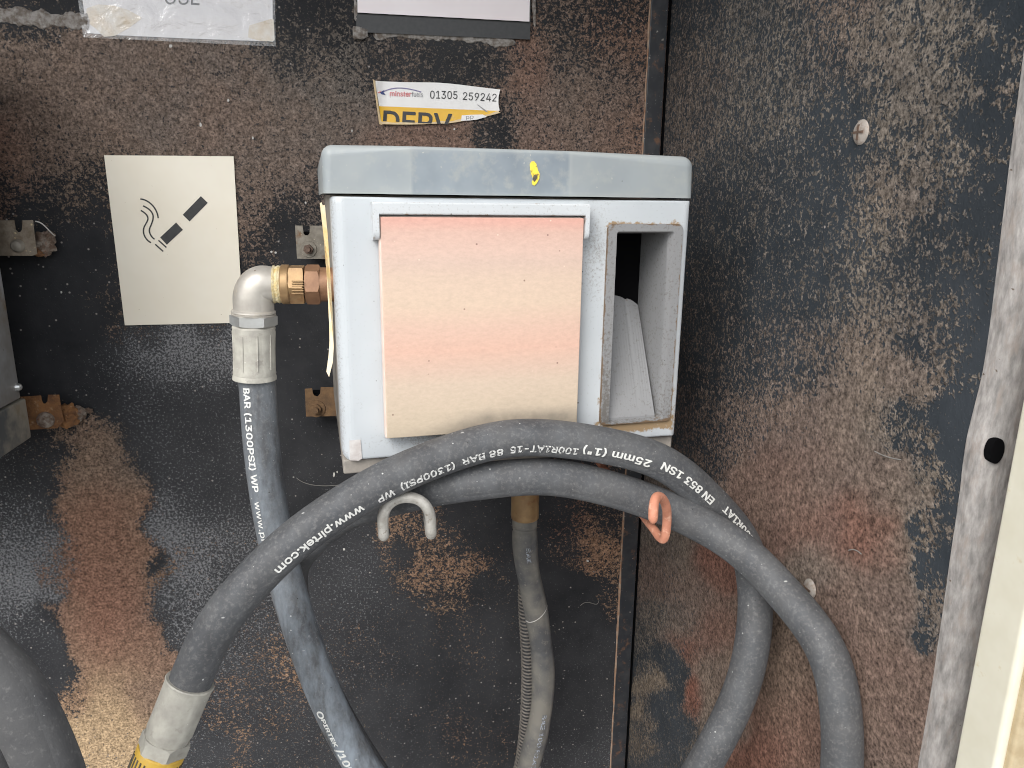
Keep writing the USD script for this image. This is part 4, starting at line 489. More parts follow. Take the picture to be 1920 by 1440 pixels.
for pts in ([(556, 896), (580, 908), (612, 911), (640, 909), (672, 905)], [(1088, 1136), (1106, 1130), (1118, 1133), (1123, 1126)], [(1008, 1286), (990, 1300), (970, 1312)]):
    p_, q_ = smooth_path([at(x, y, WALL-.0012) for x, y in pts], .003); obj("fibre", tube(p_, .00045, 6), MA["fibre"], cab, smooth=True)
for pts in ([(1591, 1032), (1603, 1031), (1615, 1039)], [(1640, 846), (1662, 856), (1690, 862)], [(1745, 826), (1775, 838), (1800, 838)], [(1860, 502), (1868, 508), (1876, 503)]):
    p_, q_ = smooth_path([at_x(x, y, SIDE-.0012) for x, y in pts], .003); obj("fibre", tube(p_, .00045, 6), MA["fibre"], cab, smooth=True)
for (x, y, w, h) in ((376, 234, 2.4, 4.5), (428, 188, 2.2, 3.5), (474, 259, 1.6, 3.2), (509, 472, 2.2, 2.2), (517, 473.5, 2.2, 2.2), (573, 380, 1.8, 2.2), (626, 890, 2.0, 4.5), (632, 885, 1.4, 2), (1102, 1052, 2.4, 2.6), (660, 245, 1.2, 3), (852, 242, 2, 2.4), (320, 86, 4, 3), (1211, 159, 2, 4), (115, 548, 2.2, 2.4), (645, 1030, 2.4, 2.6)):
    a_ = np.arange(9)*2*np.pi/9; q_ = np.stack([x + w*np.cos(a_)*(.7+.5*rng.random(9)), y + h*np.sin(a_)*(.7+.5*rng.random(9))], 1)
    obj("paint_fleck", plate(q_, wall_pt(.0003), .0006), MA["thread"], cab, smooth=False)
#OBJECTS
# ---------------------------------------------------------------- hose hooks welded to the back panel
def hook(pts, mat_, label, r=0.0047):
    b = at(*pts[0]); foot = np.array([b[0], WALL-0.001, b[2]])
    h = thing("hose_hook", label, "hook", foot, group=None)
    ctrl = [foot, foot*0.75 + b*0.25, foot*0.4+b*0.6, foot*0.06 + b*0.94] + [at(*p) + np.array([0, 0.0005, 0]) for p in pts[1:]]
    p, s = smooth_path(ctrl, 0.0022)
    rr = np.full(len(p), r); rr[-1] = r*0.55; rr[-2] = r*0.9
    obj("rod", tube(p, rr*(1+0.06*(meshkit.noise(np.stack([s*120, 0*s, 0*s], -1), 3)-.5)), 22), MA[mat_], h, smooth=True)
    if mat_ == "hook_zinc":
        k0 = int(len(p)*.72); obj("orange_paint", tube(p[k0-12:k0+14] + np.array([0, 0, .0011]), .0034, 20), MA["primer"], h, smooth=True)
    obj("weld", lathe(foot, foot + [0, -0.007, 0], [(0, r*2.1), (0.4, r*1.9), (1, r*1.05)], 16), MA["flaky"], h)
    return h
HY = 0.583
hook([(808, 1003, HY), (808.5, 1001, HY), (808, 984, HY), (805.5, 963, HY), (793, 943, HY), (768, 933, HY), (737, 940, HY), (721, 959, HY), (718, 985, HY), (719.5, 1013, HY)], "hook_zinc", "bare grey metal hose hook bent like an upturned U, orange only on top")
hook([(1243.6, 1014, .578), (1245.5, 1010, .577), (1250.5, 983, .576), (1251, 963, .574), (1247, 943, .566), (1236, 931.5, .555), (1228, 939, .545), (1225.5, 957, .539), (1224.5, 981, .536)], "primer", "twisted hose hook in red oxide primer, seen almost edge on", 0.0041)

# ---------------------------------------------------------------- fuel pump
pump = thing("fuel_pump", "pale grey wall fuel pump with faded peach flap and empty nozzle holster", "fuel pump", BORG, BANG)
def pobj(name, mesh, m, parent=None, **kw):
    mesh = tri(mesh).copy(); mesh.vertices = np.asarray(mesh.vertices)*K
    return obj(name, mesh, m, parent or pump, world=False, **kw)
def rrect(x0, x1, y0, y1, rs):
    """A rectangle with its own corner radii (bl, br, tr, tl)."""
    cs = [CrossSection.circle(max(r, 1e-5), 28).translate((x, y)) for r, x, y in ((rs[0], x0+rs[0], y0+rs[0]), (rs[1], x1-rs[1], y0+rs[1]), (rs[2], x1-rs[2], y1-rs[2]), (rs[3], x0+rs[3], y1-rs[3]))]
    return CrossSection.batch_hull(cs)
def along_y(cs, y0, y1): return Manifold.extrude(cs, y1-y0).rotate((90, 0, 0)).translate((0, y1, 0))
def along_z(cs, z0, z1): return Manifold.extrude(cs, z1-z0).translate((0, 0, z0))
def along_x(cs, x0, x1): return Manifold.extrude(cs, x1-x0).transform([[0, 0, 1, x0], [1, 0, 0, 0], [0, 1, 0, 0]])
PX0, PX1, PZ0, PZ1 = U(0.0188), U(0.3913), Z(-0.2585), Z(0.0022)
hx0, hx1, hz0, hz1 = U(0.2952), U(0.3818), Z(-0.2395), Z(-0.0210)
cut = along_y(rrect(hx0+.0015, hx1-.0015, hz0+.0015, hz1-.0015, (.004,)*4), -0.05, 0.22)
panel = (along_y(rrect(PX0, PX1, PZ0, PZ1, (.010, .005, .003, .003)), 0, 0.036) ^ along_z(rrect(PX0, PX1, 0, 0.036, (.013, .008, 1e-4, 1e-4)), PZ0, PZ1) ^ along_x(rrect(0, 0.036, PZ0, PZ1, (.003, 1e-4, 1e-4, .002)), PX0, PX1)) - cut
panel = panel.refine_to_length(0.007)
def panel_dirt(p):
    p = p/K; x, z = p[:, 0], p[:, 2]
    dx = np.maximum(np.maximum(hx0-x, x-hx1), 0); dz = np.maximum(np.maximum(hz0-z, z-hz1), 0); d = np.hypot(dx, dz)
    top = (z > hz1-0.004); bot = (z < hz0+0.004)
    r = 0.62*np.exp(-d/0.0045)*(1.15*top + 1.25*bot + 0.70*(~top & ~bot)) + 0.25*np.exp(-((x-hx1)**2)/0.008**2)*np.exp(-((z-hz0)/0.06)**2)
    r += 0.85*np.exp(-((x-0.135)/0.04)**2)*np.exp(-((z-hz0+0.006)/0.007)**2)
    r += 0.42*np.exp(-((x-PX1)/0.004)**2)*np.exp(-((z-hz0)/0.07)**2)
    g = 0.32*np.exp(-((x-hx0+0.012)/0.018)**2)*np.exp(-((z-hz1+0.03)/0.05)**2) + 0.55*np.exp(-((x+0.08)/0.06)**2)*np.exp(-((z-0.034)/0.008)**2) + 0.30*np.exp(-((x-PX0)/0.004)**2)
    return np.stack([np.clip(r, 0, 1), np.clip(g + 0.22, 0, 1), 0*r], 1)
fp = pobj("front_panel", panel, MA["panel"], paint={"dirt": panel_dirt})
casing = (Manifold.hull_points([(x, y, z) for x in (PX0+.0008, PX1-.001) for y in (0.0365, 0.335) for z in (Z(-.2745), Z(.0040))]) + rbox(PX0+.0005, PX1-.0015, 0.006, 0.06, Z(-.2750), Z(-.2595), .002)) - along_y(rrect(hx0, hx1, hz0, hz1, (.004,)*4), -0.05, 0.23)
pobj("casing", casing, MA["casing"])
# lid: three shallow facets on the front, rounded shoulders
lid = []
LZ0, LZ1 = Z(0.0050), Z(0.0488)
for (x, y, r, dz) in ((U(.0126), .0030, .0105, 0), (U(.093), -.0040, .0035, 0), (U(.2526), -.0040, .0035, 0), (U(.3935), .0005, .012, -.0012), (U(.3935), .345, .012, -.001), (U(.0126), .345, .012, 0)):
    sx = x + r if x < 0 and abs(x-U(.0126)) < 1e-6 else (x - r if abs(x-U(.3935)) < 1e-6 else x); sy = y + r if y < 0.2 else y - r
    rb = r*0.8
    lid.append(Manifold.sphere(r, 40).translate((sx, sy, LZ1 - r + dz)))
    lid.append(Manifold.cylinder(0.004, rb, rb, 40).translate((sx + math.copysign(r-rb, sx)*(abs(sx) > .12), sy - (r-rb if y < .2 else rb-r), LZ0)))
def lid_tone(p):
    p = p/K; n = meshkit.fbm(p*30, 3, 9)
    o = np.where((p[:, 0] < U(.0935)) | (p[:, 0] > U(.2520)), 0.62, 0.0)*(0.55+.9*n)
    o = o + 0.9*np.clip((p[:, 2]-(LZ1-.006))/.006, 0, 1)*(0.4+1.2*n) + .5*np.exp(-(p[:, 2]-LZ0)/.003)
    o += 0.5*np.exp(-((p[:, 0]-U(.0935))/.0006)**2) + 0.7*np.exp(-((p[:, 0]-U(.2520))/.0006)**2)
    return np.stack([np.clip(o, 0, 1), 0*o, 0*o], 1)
lidm = Manifold.batch_hull(lid)
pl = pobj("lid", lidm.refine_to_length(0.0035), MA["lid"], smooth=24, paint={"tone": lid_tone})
# yellow chip of an old sticker on the lid
def chip(poly, out, t): return plate(poly, lambda x, y, z=0: on_pump(x, y, out+z), t)
pobj("sticker_scrap", chip([(993.5, 308), (996, 303), (1001, 302), (1005, 306), (1007, 312), (1009, 320), (1012, 326), (1011, 335), (1007, 343), (1002, 348), (998, 346), (997, 341), (1000, 336), (996, 326), (994, 318)], 0.0042, 0.0006), MA["chip"], pl)
pobj("sticker_scrap", chip([(1000, 329), (1004, 327), (1008, 330), (1006, 336), (1002, 341), (999, 337)], 0.0049, 0.0003), MA["dark"], pl)
# flap with its hinge housing
a, b = on_pump(713, 406, .016), on_pump(1096, 822, .016)
FX0, FX1, FZ1, FZ0 = a[0], on_pump(1095, 405, .016)[0], a[2]-.0005, on_pump(729, 822, .016)[2]
flap = rbox(FX0, FX1, -.0165, -.0138, FZ0, FZ1, .0008, 8).refine_to_length(0.012)
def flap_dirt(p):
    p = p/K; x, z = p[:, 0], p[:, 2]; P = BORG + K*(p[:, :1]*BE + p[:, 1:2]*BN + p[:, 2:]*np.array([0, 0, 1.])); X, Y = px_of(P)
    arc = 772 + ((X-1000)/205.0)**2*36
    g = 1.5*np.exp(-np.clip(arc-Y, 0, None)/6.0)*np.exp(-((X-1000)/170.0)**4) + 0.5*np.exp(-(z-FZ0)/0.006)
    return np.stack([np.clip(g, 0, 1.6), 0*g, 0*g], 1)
fl = pobj("flap", flap, MA["flap"], paint={"dirt": flap_dirt})
pobj("flap_tray", rbox(FX0-.0016, FX1+.0004, -.0142, -.0015, FZ0-.0012, FZ1+.001, .0022, 12), MA["flap_edge"], fl)
a, b = on_pump(698, 378, .018), on_pump(1108, 405, .018)
ear = lambda x0, x1, zb: along_x(rrect(-.018, .002, zb, a[2], (.008, .001, .001, .003)), x0, x1)
zl = on_pump(704, 451, .018)[2]
hinge = rbox(a[0], b[0]-.001, -.018, .002, b[2], a[2], .0016, 10) + ear(a[0], a[0]+.0058, zl) + ear(b[0]-.0052, b[0]-.001, zl)
def hinge_dirt(p):
    z = p[:, 2]/K; r = 0.55*np.exp(-np.abs(z-b[2])/0.0022) + 0.40*np.exp(-np.abs(z-a[2])/0.0016) + 0.3*(z < b[2]-.002)
    return np.stack([r, 0*r+0.30, 0*r], 1)
pobj("hinge_housing", hinge.refine_to_length(0.005), MA["hinge"], paint={"dirt": hinge_dirt})
# nozzle holster: a moulded pocket and the sloping tongue in it
ix0, ix1, iz0, iz1 = U(.3080), U(.3680), Z(-.2350), Z(-.0315)
block = along_y(rrect(hx0+.0006, hx1-.0006, hz0+.0006, hz1-.0006, (.006, .006, .006, .006)), -.0030, 0.19)
cav = along_y(rrect(ix0, ix1, iz0, iz1, (.002,)*4), 0.004, 0.186)
mouth = Manifold.batch_hull([along_y(rrect(ix0-.0022, ix1+.0042, iz0-.002, iz1+.0025, (.003,)*4), -.0045, -.0044), along_y(rrect(ix0, ix1, iz0, iz1, (.002,)*4), 0.0055, 0.0056)])
def hol_dirt(p):
    p = p/K; x, y, z = p.T
    e = np.minimum.reduce([np.abs(x-hx0), np.abs(x-hx1), np.abs(z-hz0), np.abs(z-hz1)])
    r = 0.95*np.exp(-e/0.0020)*(y < 0.006) + 0.22*np.exp(-np.abs(z-hz0)/0.02)
    g = 0.40*np.exp(-np.abs(x-hx0-.006)/0.006)*(y < .006)*np.exp(-((z-hz0)/.09)**2) + 0.36 + 0.2*np.exp(-np.abs(z-hz0)/0.03)
    return np.stack([r, g, 0*r], 1)
ho = pobj("holster", (block - cav - mouth).refine_to_length(0.008), MA["holster"], paint={"dirt": hol_dirt})
pobj("pocket_shade", box(ix0-.001, ix1+.001, .0715, .0735, iz0-.001, iz1+.001), MA["black"], ho, smooth=False)  # black plate standing in for the deep shade inside the pocket
rx1 = U(.3645)
tz = lambda x: Z(-.1020) + (Z(-.1135)-Z(-.1020))*(x-ix0)/(rx1-ix0)
ns = 18; rp = []
xs = np.linspace(ix0-.0005, rx1, ns)
jag = 0.0018*(meshkit.noise(np.stack([xs*260, 0*xs, 0*xs], -1), 5)-0.5); jag[-3:] -= np.array([.0003, .0009, .002])
for x, j in zip(xs, jag): rp += [(x, .0035, iz0+.002), (x, .0635, tz(x)+j+.006*(1-(x-ix0)/(rx1-ix0))), (x, .0675, tz(x)+j), (x, .0675, iz0-.001), (x, .0035, iz0-.001)]
rf = []
for i in range(ns-1):
    for j in range(5):
        kx = (j+1) % 5; rf += [[i*5+j, i*5+kx, (i+1)*5+kx], [i*5+j, (i+1)*5+kx, (i+1)*5+j]]
rf += [[0, 2, 1], [0, 3, 2], [0, 4, 3]]; o = (ns-1)*5; rf += [[o, o+1, o+2], [o, o+2, o+3], [o, o+3, o+4]]
rm = trimesh.Trimesh(rp, rf, process=True); rm.fix_normals(); rm = trimesh.Trimesh(*trimesh.remesh.subdivide_to_size(rm.vertices, rm.faces, 0.02), process=False)
pobj("tongue", rm, MA["holster"], ho, paint={"dirt": lambda p: np.stack([0.25*np.exp(-np.abs(p[:, 2]/K-iz0)/0.03) + 0.30*np.exp(-np.abs(p[:, 1]/K-.0635)/.004), 0.32+0*p[:, 0], 0*p[:, 0]], 1)})
# scraps of tape low on the panel, label peeling off the left side
pobj("old_tape", chip([(655, 826), (676, 824), (679, 860), (672, 864), (656, 863)], 0.0004, 0.0004), MA["tape"])
pe = chip([(599.5, 381), (603, 379), (605, 385), (609, 384), (614.5, 440), (620, 520), (624.5, 600), (626, 650), (624, 680), (617, 707), (612, 697), (616.5, 665), (618, 640), (617, 600), (613, 520), (606.5, 440)], -0.030, -0.0012)
pv_ = np.array(pe.vertices); pv_[:, 1] += 0.006*np.sin((pv_[:, 2]-pv_[:, 2].min())/0.05); pe.vertices = pv_
pobj("peeling_label", pe, MA["strip_y"])
# bottom outlet: brass adaptor
OY = 0.82
o0, o1 = at(985, 905, OY), at(984, 972, OY)
# left outlet: pipe stub, hexagon nut, knurled union
EY = 0.69
ctr = lambda x, y: at(x, y, EY)
ax0 = ctr(628, 533.5); ax1 = ctr(470, 533)
axl = lambda x: ax0 + (ax1-ax0)*((628-x)/158.0)
obj("pipe_stub", lathe(axl(640), axl(598), [(0, .0155), (1, .0155)], 36), MA["brass2"], pump)
obj("hexagon_nut", hexnut(axl(600.5), axl(573), .0182, 0.25), MA["brass2"], pump)
un = obj("union_nut", hexnut(axl(571), axl(543), .0186, 0.05, .08), MA["brass"], pump)
obj("union_collar", lathe(axl(543), axl(527), [(0, .0172), (.1, .0178), (.85, .0178), (1, .0168)], 40), MA["brass"], pump)
for q in range(6):
    ya = 527 + q*4.6; p0, p1 = at(547, ya, EY-.0178), at(569, ya, EY-.0178)
    obj("rib", tube(np.array([p0*(1-t)+p1*t for t in np.linspace(0, 1, 4)]), .00055, 8), MA["brass"], un)
for (poly, y, m, bx, by, r) in (([(553, 423), (567.5, 423), (569, 437), (572, 441), (577.5, 441), (580.5, 437), (581, 423), (626, 424), (626, 486), (557, 485)], .972, "bracket", 578.5, 467, .0062), ([(571.5, 729), (585, 727.5), (587, 738), (590, 742), (596, 743), (600, 738), (601.5, 725.5), (640, 726), (640, 780), (574, 781)], .972, "rust_dull", 593, 766, .0072)):
    f = lambda x, yy, z=0, y=y: at(x, yy, y - z)
    br = obj("wall_bracket", plate(poly, f, 0.004), MA[m], pump, label="rusty brown lower wall bracket" if m != "bracket" else None)
    obj("bracket_foot", joined(*[box(c[0]-.018, c[0]+.018, y+.001, WALL-.001, c[2]-.012, c[2]+.012) for c in [at(poly[-3][0]-30, poly[-3][1]+30, y)]]), MA["black"], br, smooth=False)
    c = at(bx, by, y-.004)
    obj("washer", lathe(c + [0, .001, 0], c + [0, -.0015, 0], [(0, r*1.7), (1, r*1.6)], 28), MA[m], br)
    obj("bolt", joined(hexnut(c + [0, .001, 0], c + [0, -.006, 0], r, .3), lathe(c + [0, -.005, 0], c + [0, -.012, 0], [(0, r*.55), (1, r*.5)], 20)), MA["bolt"] if m == "bracket" else MA["rust_dull"], br)

# ---------------------------------------------------------------- the coiled fuel hose
HR = 0.0165
hose = thing("fuel_hose", "long grey rubber fuel hose coiled twice over the hooks, white lettering", "hose", at(480, 700, EY))
el0, el1 = ctr(478, 533.5), ctr(476, 592)
epath, es = smooth_path([axl(527), axl(512), axl(500), ctr(487, 536), ctr(479, 545), ctr(475.5, 558), ctr(475.5, 572), ctr(475.5, 584)], 0.0012)
er = np.interp(es/es[-1], [0, .15, .35, .7, 1], [.0152, .0156, .0172, .0178, .0176])
obj("elbow", tube(epath, er, 44), MA["elbow"], hose, smooth=True)
tp, ts = smooth_path([axl(530), axl(523), axl(513)], .0009)
obj("thread_tape", tube(tp, .0160 + .0012*meshkit.noise(np.stack([ts*900, 0*ts, 0*ts], -1), 4), 40), MA["ptfe"], hose, smooth=30)
dn = lambda y, x=None: ctr(475.5 + (y-590)*0.018 if x is None else x, y)
obj("collar", lathe(dn(580), dn(591), [(0, .0176), (.25, .0192), (.5, .0194), (.62, .0184), (.75, .0195), (1, .0190)], 44), MA["elbow"], hose)
obj("hexagon_nut", hexnut(dn(590), dn(609), .0208, math.radians(34), .1), MA["zinc"], hose)
fer = obj("ferrule", lathe(dn(608), dn(711), [(0, .0165), (.04, .0186), (.06, .0189), (.10, .0186), (.13, .0190), (.45, .0184), (.84, .0188), (.88, .0191), (.90, .0188), (.94, .0194), (.99, .0196), (1, .0178)], 44), MA["ferrule"], hose)
for a_ in (-62, -22, 18, 58):
    pts = [dn(y) + .0187*np.array([math.sin(math.radians(a_)), -math.cos(math.radians(a_)), 0]) for y in np.linspace(625, 690, 5)]
    obj("crimp_ridge", tube(np.array(pts), .0007, 8), MA["ferrule"], fer)
P3 = [(477.5, 690, .69), (484, 740, .69), (487.5, 800, .686), (504, 940, .68), (538, 1095, .667), (588, 1250, .653), (626, 1340, .647), (681, 1440, .642), (800, 1590, .625), (980, 1720, .60), (1200, 1760, .57), (1420, 1690, .52), (1548, 1560, .475),
      (1578, 1440, .462), (1572, 1300, .476), (1541, 1205, .497), (1477, 1120, .533), (1391, 1033, .572), (1303, 978, .596), (1211, 938, .606), (1097, 905, .606), (1000, 894, .606), (895, 903, .606), (825, 913, .612), (725, 936, .632), (640, 968, .665), (574, 1024, .705), (548, 1090, .755), (588, 1240, .79), (690, 1430, .79), (850, 1600, .76), (1060, 1640, .70), (1240, 1545, .60),
      (1325, 1425, .568), (1372, 1335, .572), (1402, 1250, .576), (1416, 1150, .588), (1413, 1085, .604), (1400, 1030, .620), (1373, 985, .622), (1322, 930, .612), (1247, 871, .603), (1151, 839, .602), (1020, 821, .602), (916, 829, .600), (789, 871, .590), (703, 912, .580), (604, 974, .570), (520, 1042, .560), (434, 1135, .550), (388, 1206, .545), (356, 1280, .540), (338, 1325, .537)]
hp, hs = smooth_path([at(*p) for p in P3], 0.003)
ring = np.repeat(np.arange(len(hp)), 40)
def bloom(pts):
    s = np.r_[hs[ring], hs[0], hs[-1]]; e = s_at(hp[:len(hp)//4], hs[:len(hp)//4], 681, 1440)
    b = np.interp(s, [0, .06, e*.55, e, e+.15, e+.4], [.25, .45, .75, 1.0, .9, .08])
    return np.stack([b, 0*b, 0*b], 1)
obj("rubber_hose", tube(hp, HR, 40), MA["bloomed"], hose, smooth=True, paint={"bloom": bloom})
hose_parts = hs
# end fitting: ferrule, hexagon, yellow swivel
e0 = at(357, 1277, .540); e1 = at(311, 1388, .532); ed = (e1-e0)/np.linalg.norm(e1-e0); eL = np.linalg.norm(e1-e0)
ep = lambda t: e0 + ed*eL*t
obj("ferrule", lathe(ep(0), ep(.98), [(0, .0170), (0.0, .0186), (.02, .0192), (.05, .0186), (.12, .0184), (.55, .0180), (.84, .0180), (.90, .0168), (1, .0166)], 48), MA["ferrule"], hose, label="worn grey ferrule at the free end")
obj("hexagon_nut", hexnut(ep(.94), ep(1.17), .0196, .35, .16), MA["ferrule"], hose)
yb = obj("swivel", lathe(ep(1.15), ep(2.1), [(0, .0178), (.02, .0186), (1, .0186)], 48), MA["yellow"], hose)
nrm = np.cross(ed, [0, 0, 1.]); A_ = np.array([0, -1., 0]) - ed*(ed @ np.array([0, -1., 0])); A_ /= np.linalg.norm(A_); B_ = np.cross(A_, ed)
for q in range(-7, 8):
    if abs(q) < 2: continue
    an = math.radians(q*11.5); off = .0186*(math.cos(an)*A_ + math.sin(an)*B_)
    obj("grip_groove", tube(np.array([ep(1.25)+off, ep(1.6)+off, ep(2.05)+off]), .00075, 8), MA["dark"], yb)
# printing on the hose
def pr_(text, p0, p1, ang, h, m, lo, hi, bold=True):
    sel = (hs >= lo) & (hs <= hi); hh, ss = hp[sel], hs[sel]
    s0, s1 = s_at(hh, ss, *p0), s_at(hh, ss, *p1)
    obj("lettering", tube_text(hp, hs, HR, text, s0, s1, math.radians(ang), h, bold), MA[m], hose, smooth=False)
sA = s_at(hp[:len(hp)//4], hs[:len(hp)//4], 681, 1440)                      # lengths along the hose that bound each pass
pr_("BAR (1300PSI) WP", (472, 718), (498, 911), -26, .0062, "ink_fresh", 0, sA)
pr_("www.pirtek.com", (499, 928), (535, 1085), -26, .0062, "ink_fresh", 0, sA, False)
pr_("O", (607, 1312), (612, 1326), -24, .0064, "ink_fresh", 0, sA+.05)
pr_("PIRTEK", (613, 1329), (640, 1379), -22, .0040, "ink_fresh", 0, sA+.05)
pr_("/100R1AT", (643, 1385), (705, 1478), -20, .0075, "ink_fresh", 0, sA+.12)
S1 = hs[-1]
pr_("100R1AT", (1404, 1004), (1345, 930), -16, .0067, "ink_fresh", S1-1.4, S1)
pr_("EN 853 1SN", (1330, 918), (1226, 860), -2, .0067, "ink_fresh", S1-1.4, S1)
pr_("25mm (1\")", (1210, 855), (1084, 826), 8, .0067, "ink_fresh", S1-1.4, S1)
pr_("100R1AT-15", (1078, 825), (948, 825), 18, .0065, "ink_white", S1-1.4, S1)
pr_("88 BAR", (938, 826), (858, 845), 20, .0065, "ink_white", S1-1.4, S1)
pr_("(1300PSI)", (845, 849), (738, 896), 22, .0066, "ink_white", S1-1.4, S1)
pr_("WP", (725, 902), (693, 918), 24, .0066, "ink_white", S1-1.4, S1)
pr_("www.pirtek.com", (672, 930), (510, 1050), 20, .0066, "ink_fresh", S1-1.4, S1)

# ---------------------------------------------------------------- supply hose below the pump
sup = thing("supply_hose", "thin dusty hose running down from the brass fitting under the pump", "hose", at(985, 960, OY))
obj("brass_fitting", lathe(o0, o1, [(0, .0170), (.90, .0172), (.97, .0168), (1, .0150)], 40), MA["brass"], sup)
o2 = at(984, 990, OY)
obj("hose_band", lathe(at(984, 970, OY), o2, [(0, .0150), (.2, .0155), (.8, .0152), (1, .0148)], 36), MA["rubber_old"], sup)
sp, ss_ = smooth_path([at(x, y, d) for x, y, d in ((984, 985, .82), (984, 1010, .822), (988, 1060, .83), (1000, 1120, .838), (1012, 1190, .842), (1018, 1250, .843), (1017, 1310, .842), (1008, 1370, .84), (993, 1430, .838), (975, 1500, .836), (950, 1600, .83), (930, 1720, .82))], 0.003)
r_ = .0152 + .0005*np.sin(ss_*60); r_ = np.where(np.abs(ss_-s_at(sp, ss_, 1013, 1213)) < .003, r_*.93, r_)
r_ = np.where(np.abs(ss_-s_at(sp, ss_, 984, 993)) < .0025, r_*.9, r_)
obj("rubber_hose", tube(sp, r_, 36), MA["rubber_old"], sup, smooth=True)
def ring_of(path, s_, s, R, tilt, r, a0=-95, a1=95):
    T, N, B = frames(path); i = int(np.argmin(np.abs(s_-s))); A = np.radians(np.linspace(a0, a1, 24))
    return tube(np.array([path[i] + R*(math.cos(a)*N[i] + math.sin(a)*B[i]) + T[i]*tilt*math.sin(a) for a in A]), r, 8)
obj("crack", ring_of(sp, ss_, s_at(sp, ss_, 1008, 1145), .0152, -.008, .0007, -80, 80), MA["thread"], sup)
obj("crack", ring_of(sp, ss_, s_at(sp, ss_, 990, 1437), .0152, -.003, .0008, -80, 80), MA["thread"], sup)
obj("lettering", tube_text(sp, ss_, .0153, "SAE 100 R1AT", s_at(sp, ss_, 1016, 1325), s_at(sp, ss_, 994, 1428), math.radians(4), .0056), MA["ink_faint"], sup, smooth=False)
obj("lettering", tube_text(sp, ss_, .0153, "SAE", s_at(sp, ss_, 986, 1012), s_at(sp, ss_, 989, 1040), math.radians(4), .0050), MA["ink_faint"], sup, smooth=False)
con = thing("spring_guard", "thin dusty coiled spring running down behind the supply hose", "spring", at(985, 1150, .9))
gp, gs = smooth_path([at(x, y, d) for x, y, d in ((984, 1095, .90), (985, 1160, .895), (989, 1230, .89), (989, 1300, .888), (985, 1370, .885), (977, 1430, .88), (955, 1520, .875))], .0006)
T_, N_, B2 = frames(gp); ph = gs/0.0052*2*np.pi
obj("coil", tube(gp + .0085*(np.cos(ph)[:, None]*N_ + np.sin(ph)[:, None]*B2), .0013, 6), MA["conduit"], con, smooth=True)
obj("core", tube(gp[::8], .0068, 14), MA["rubber_dark"], con, smooth=True)

# ---------------------------------------------------------------- neighbouring pump at the left edge
xR = at(26, 660, .93)[0]
pb, pt_ = at(50, 822, .93)[2], at(-80, 60, .93)[2]
pl2 = thing("fuel_pump", "stained bare metal pump housing cut by the left edge of the photo", "fuel pump", (xR-.16, .93, pb))
seam = at(37, 748, .93)[2]
obj("housing", rbox(xR-.33, xR, .62, .93, seam+.001, pt_, .002), MA["steel"], pl2)
obj("lower_cover", rbox(xR-.33, xR+.0035, .60, .9335, pb, seam, .002), MA["steel_low"], pl2)
c = at_x(31, 726, xR)
obj("screw", lathe(c + [-.001, 0, 0], c + [.006, 0, 0], [(0, .005), (.3, .005), (.8, .0036), (1, .0015)], 20), MA["zinc"], pl2)
for (poly, m, bx, by, r) in (([(-60, 413), (27, 413), (30, 431), (34, 435), (38, 435), (41, 431), (42, 413), (62, 412.5), (65, 440), (70, 476), (60, 480), (-60, 479)], "bracket_gold", 34, 461, .0078), ([(34, 744), (77, 741.5), (79, 752), (82, 757), (86, 756), (89, 752), (90, 740), (111, 740), (116, 770), (120, 790), (108, 803), (52, 806), (36, 806)], "rust", 86, 787, .0105)):
    br = obj("wall_bracket", plate(poly, lambda x, y, z=0: at(x, y, .968-z), .004), MA[m], pl2, label="flaky gold upper wall bracket" if m != "rust" else "orange rusted lower wall bracket")
    c = at(bx, by, .964)
    obj("bolt", lathe(c + [0, .001, 0], c + [0, -.0065, 0], [(0, r), (.5, r*.95), (.85, r*.7), (1, r*.3)], 22), MA["bracket"] if m != "rust" else MA["flaky"], br)
def lump(cx, cy, rx, ry, rz, m, seed, parent, y=.985, name="rust_flake"):
    s = trimesh.creation.icosphere(3, 1.0); v = np.array(s.vertices)
    n = meshkit.fbm(v*2.2 + seed, 4, seed); v = v*(0.55+0.9*n)[:, None]; cc = at(cx, cy, y); k = y/FPX*1.03
    s.vertices = cc + v*np.array([rx*k, rz, ry*k]); return obj(name, s, MA[m], parent, smooth=28)
lump(82, 458, 17, 18, .010, "flaky", 3, pl2); lump(74, 470, 10, 10, .012, "rust", 4, pl2); lump(92, 447, 9, 12, .008, "flaky", 5, pl2)
lump(126, 779, 20, 21, .014, "rust", 8, pl2); lump(146, 776, 13, 13, .008, "flaky", 12, pl2, .99); lump(166, 770, 7, 5, .003, "flaky", 14, pl2, .996)
th, _ = smooth_path([at(66, 415, .962), at(78, 419, .965), at(90, 430, .97), at(103, 442, .98)], .002)
meta(obj("cobweb_strand", tube(th, .0008, 6), MA["thread"], None, smooth=True), "pale dry stalk curving from the upper bracket at the left edge", "cobweb")  # white cobweb thread hanging at the bracket

# ---------------------------------------------------------------- hose of the neighbouring pump
nh = thing("fuel_hose", "thick black hose loop crossing the bottom left corner", "hose", at(50, 1350, .40))
hpts = [at(x, y, d) for x, y, d in ((-330, 1080, .44), (-110, 1168, .41), (24, 1301, .402), (56, 1356, .40), (101, 1462, .398), (125, 1600, .40), (60, 1800, .42), (-200, 1900, .45), (-400, 1700, .47), (-330, 1400, .47), (-120, 1330, .46), (-22, 1440, .455), (10, 1540, .455))]
np_, _ = smooth_path(hpts, .004)
obj("rubber_hose", tube(np_, HR, 40), MA["rubber"], nh, smooth=True)

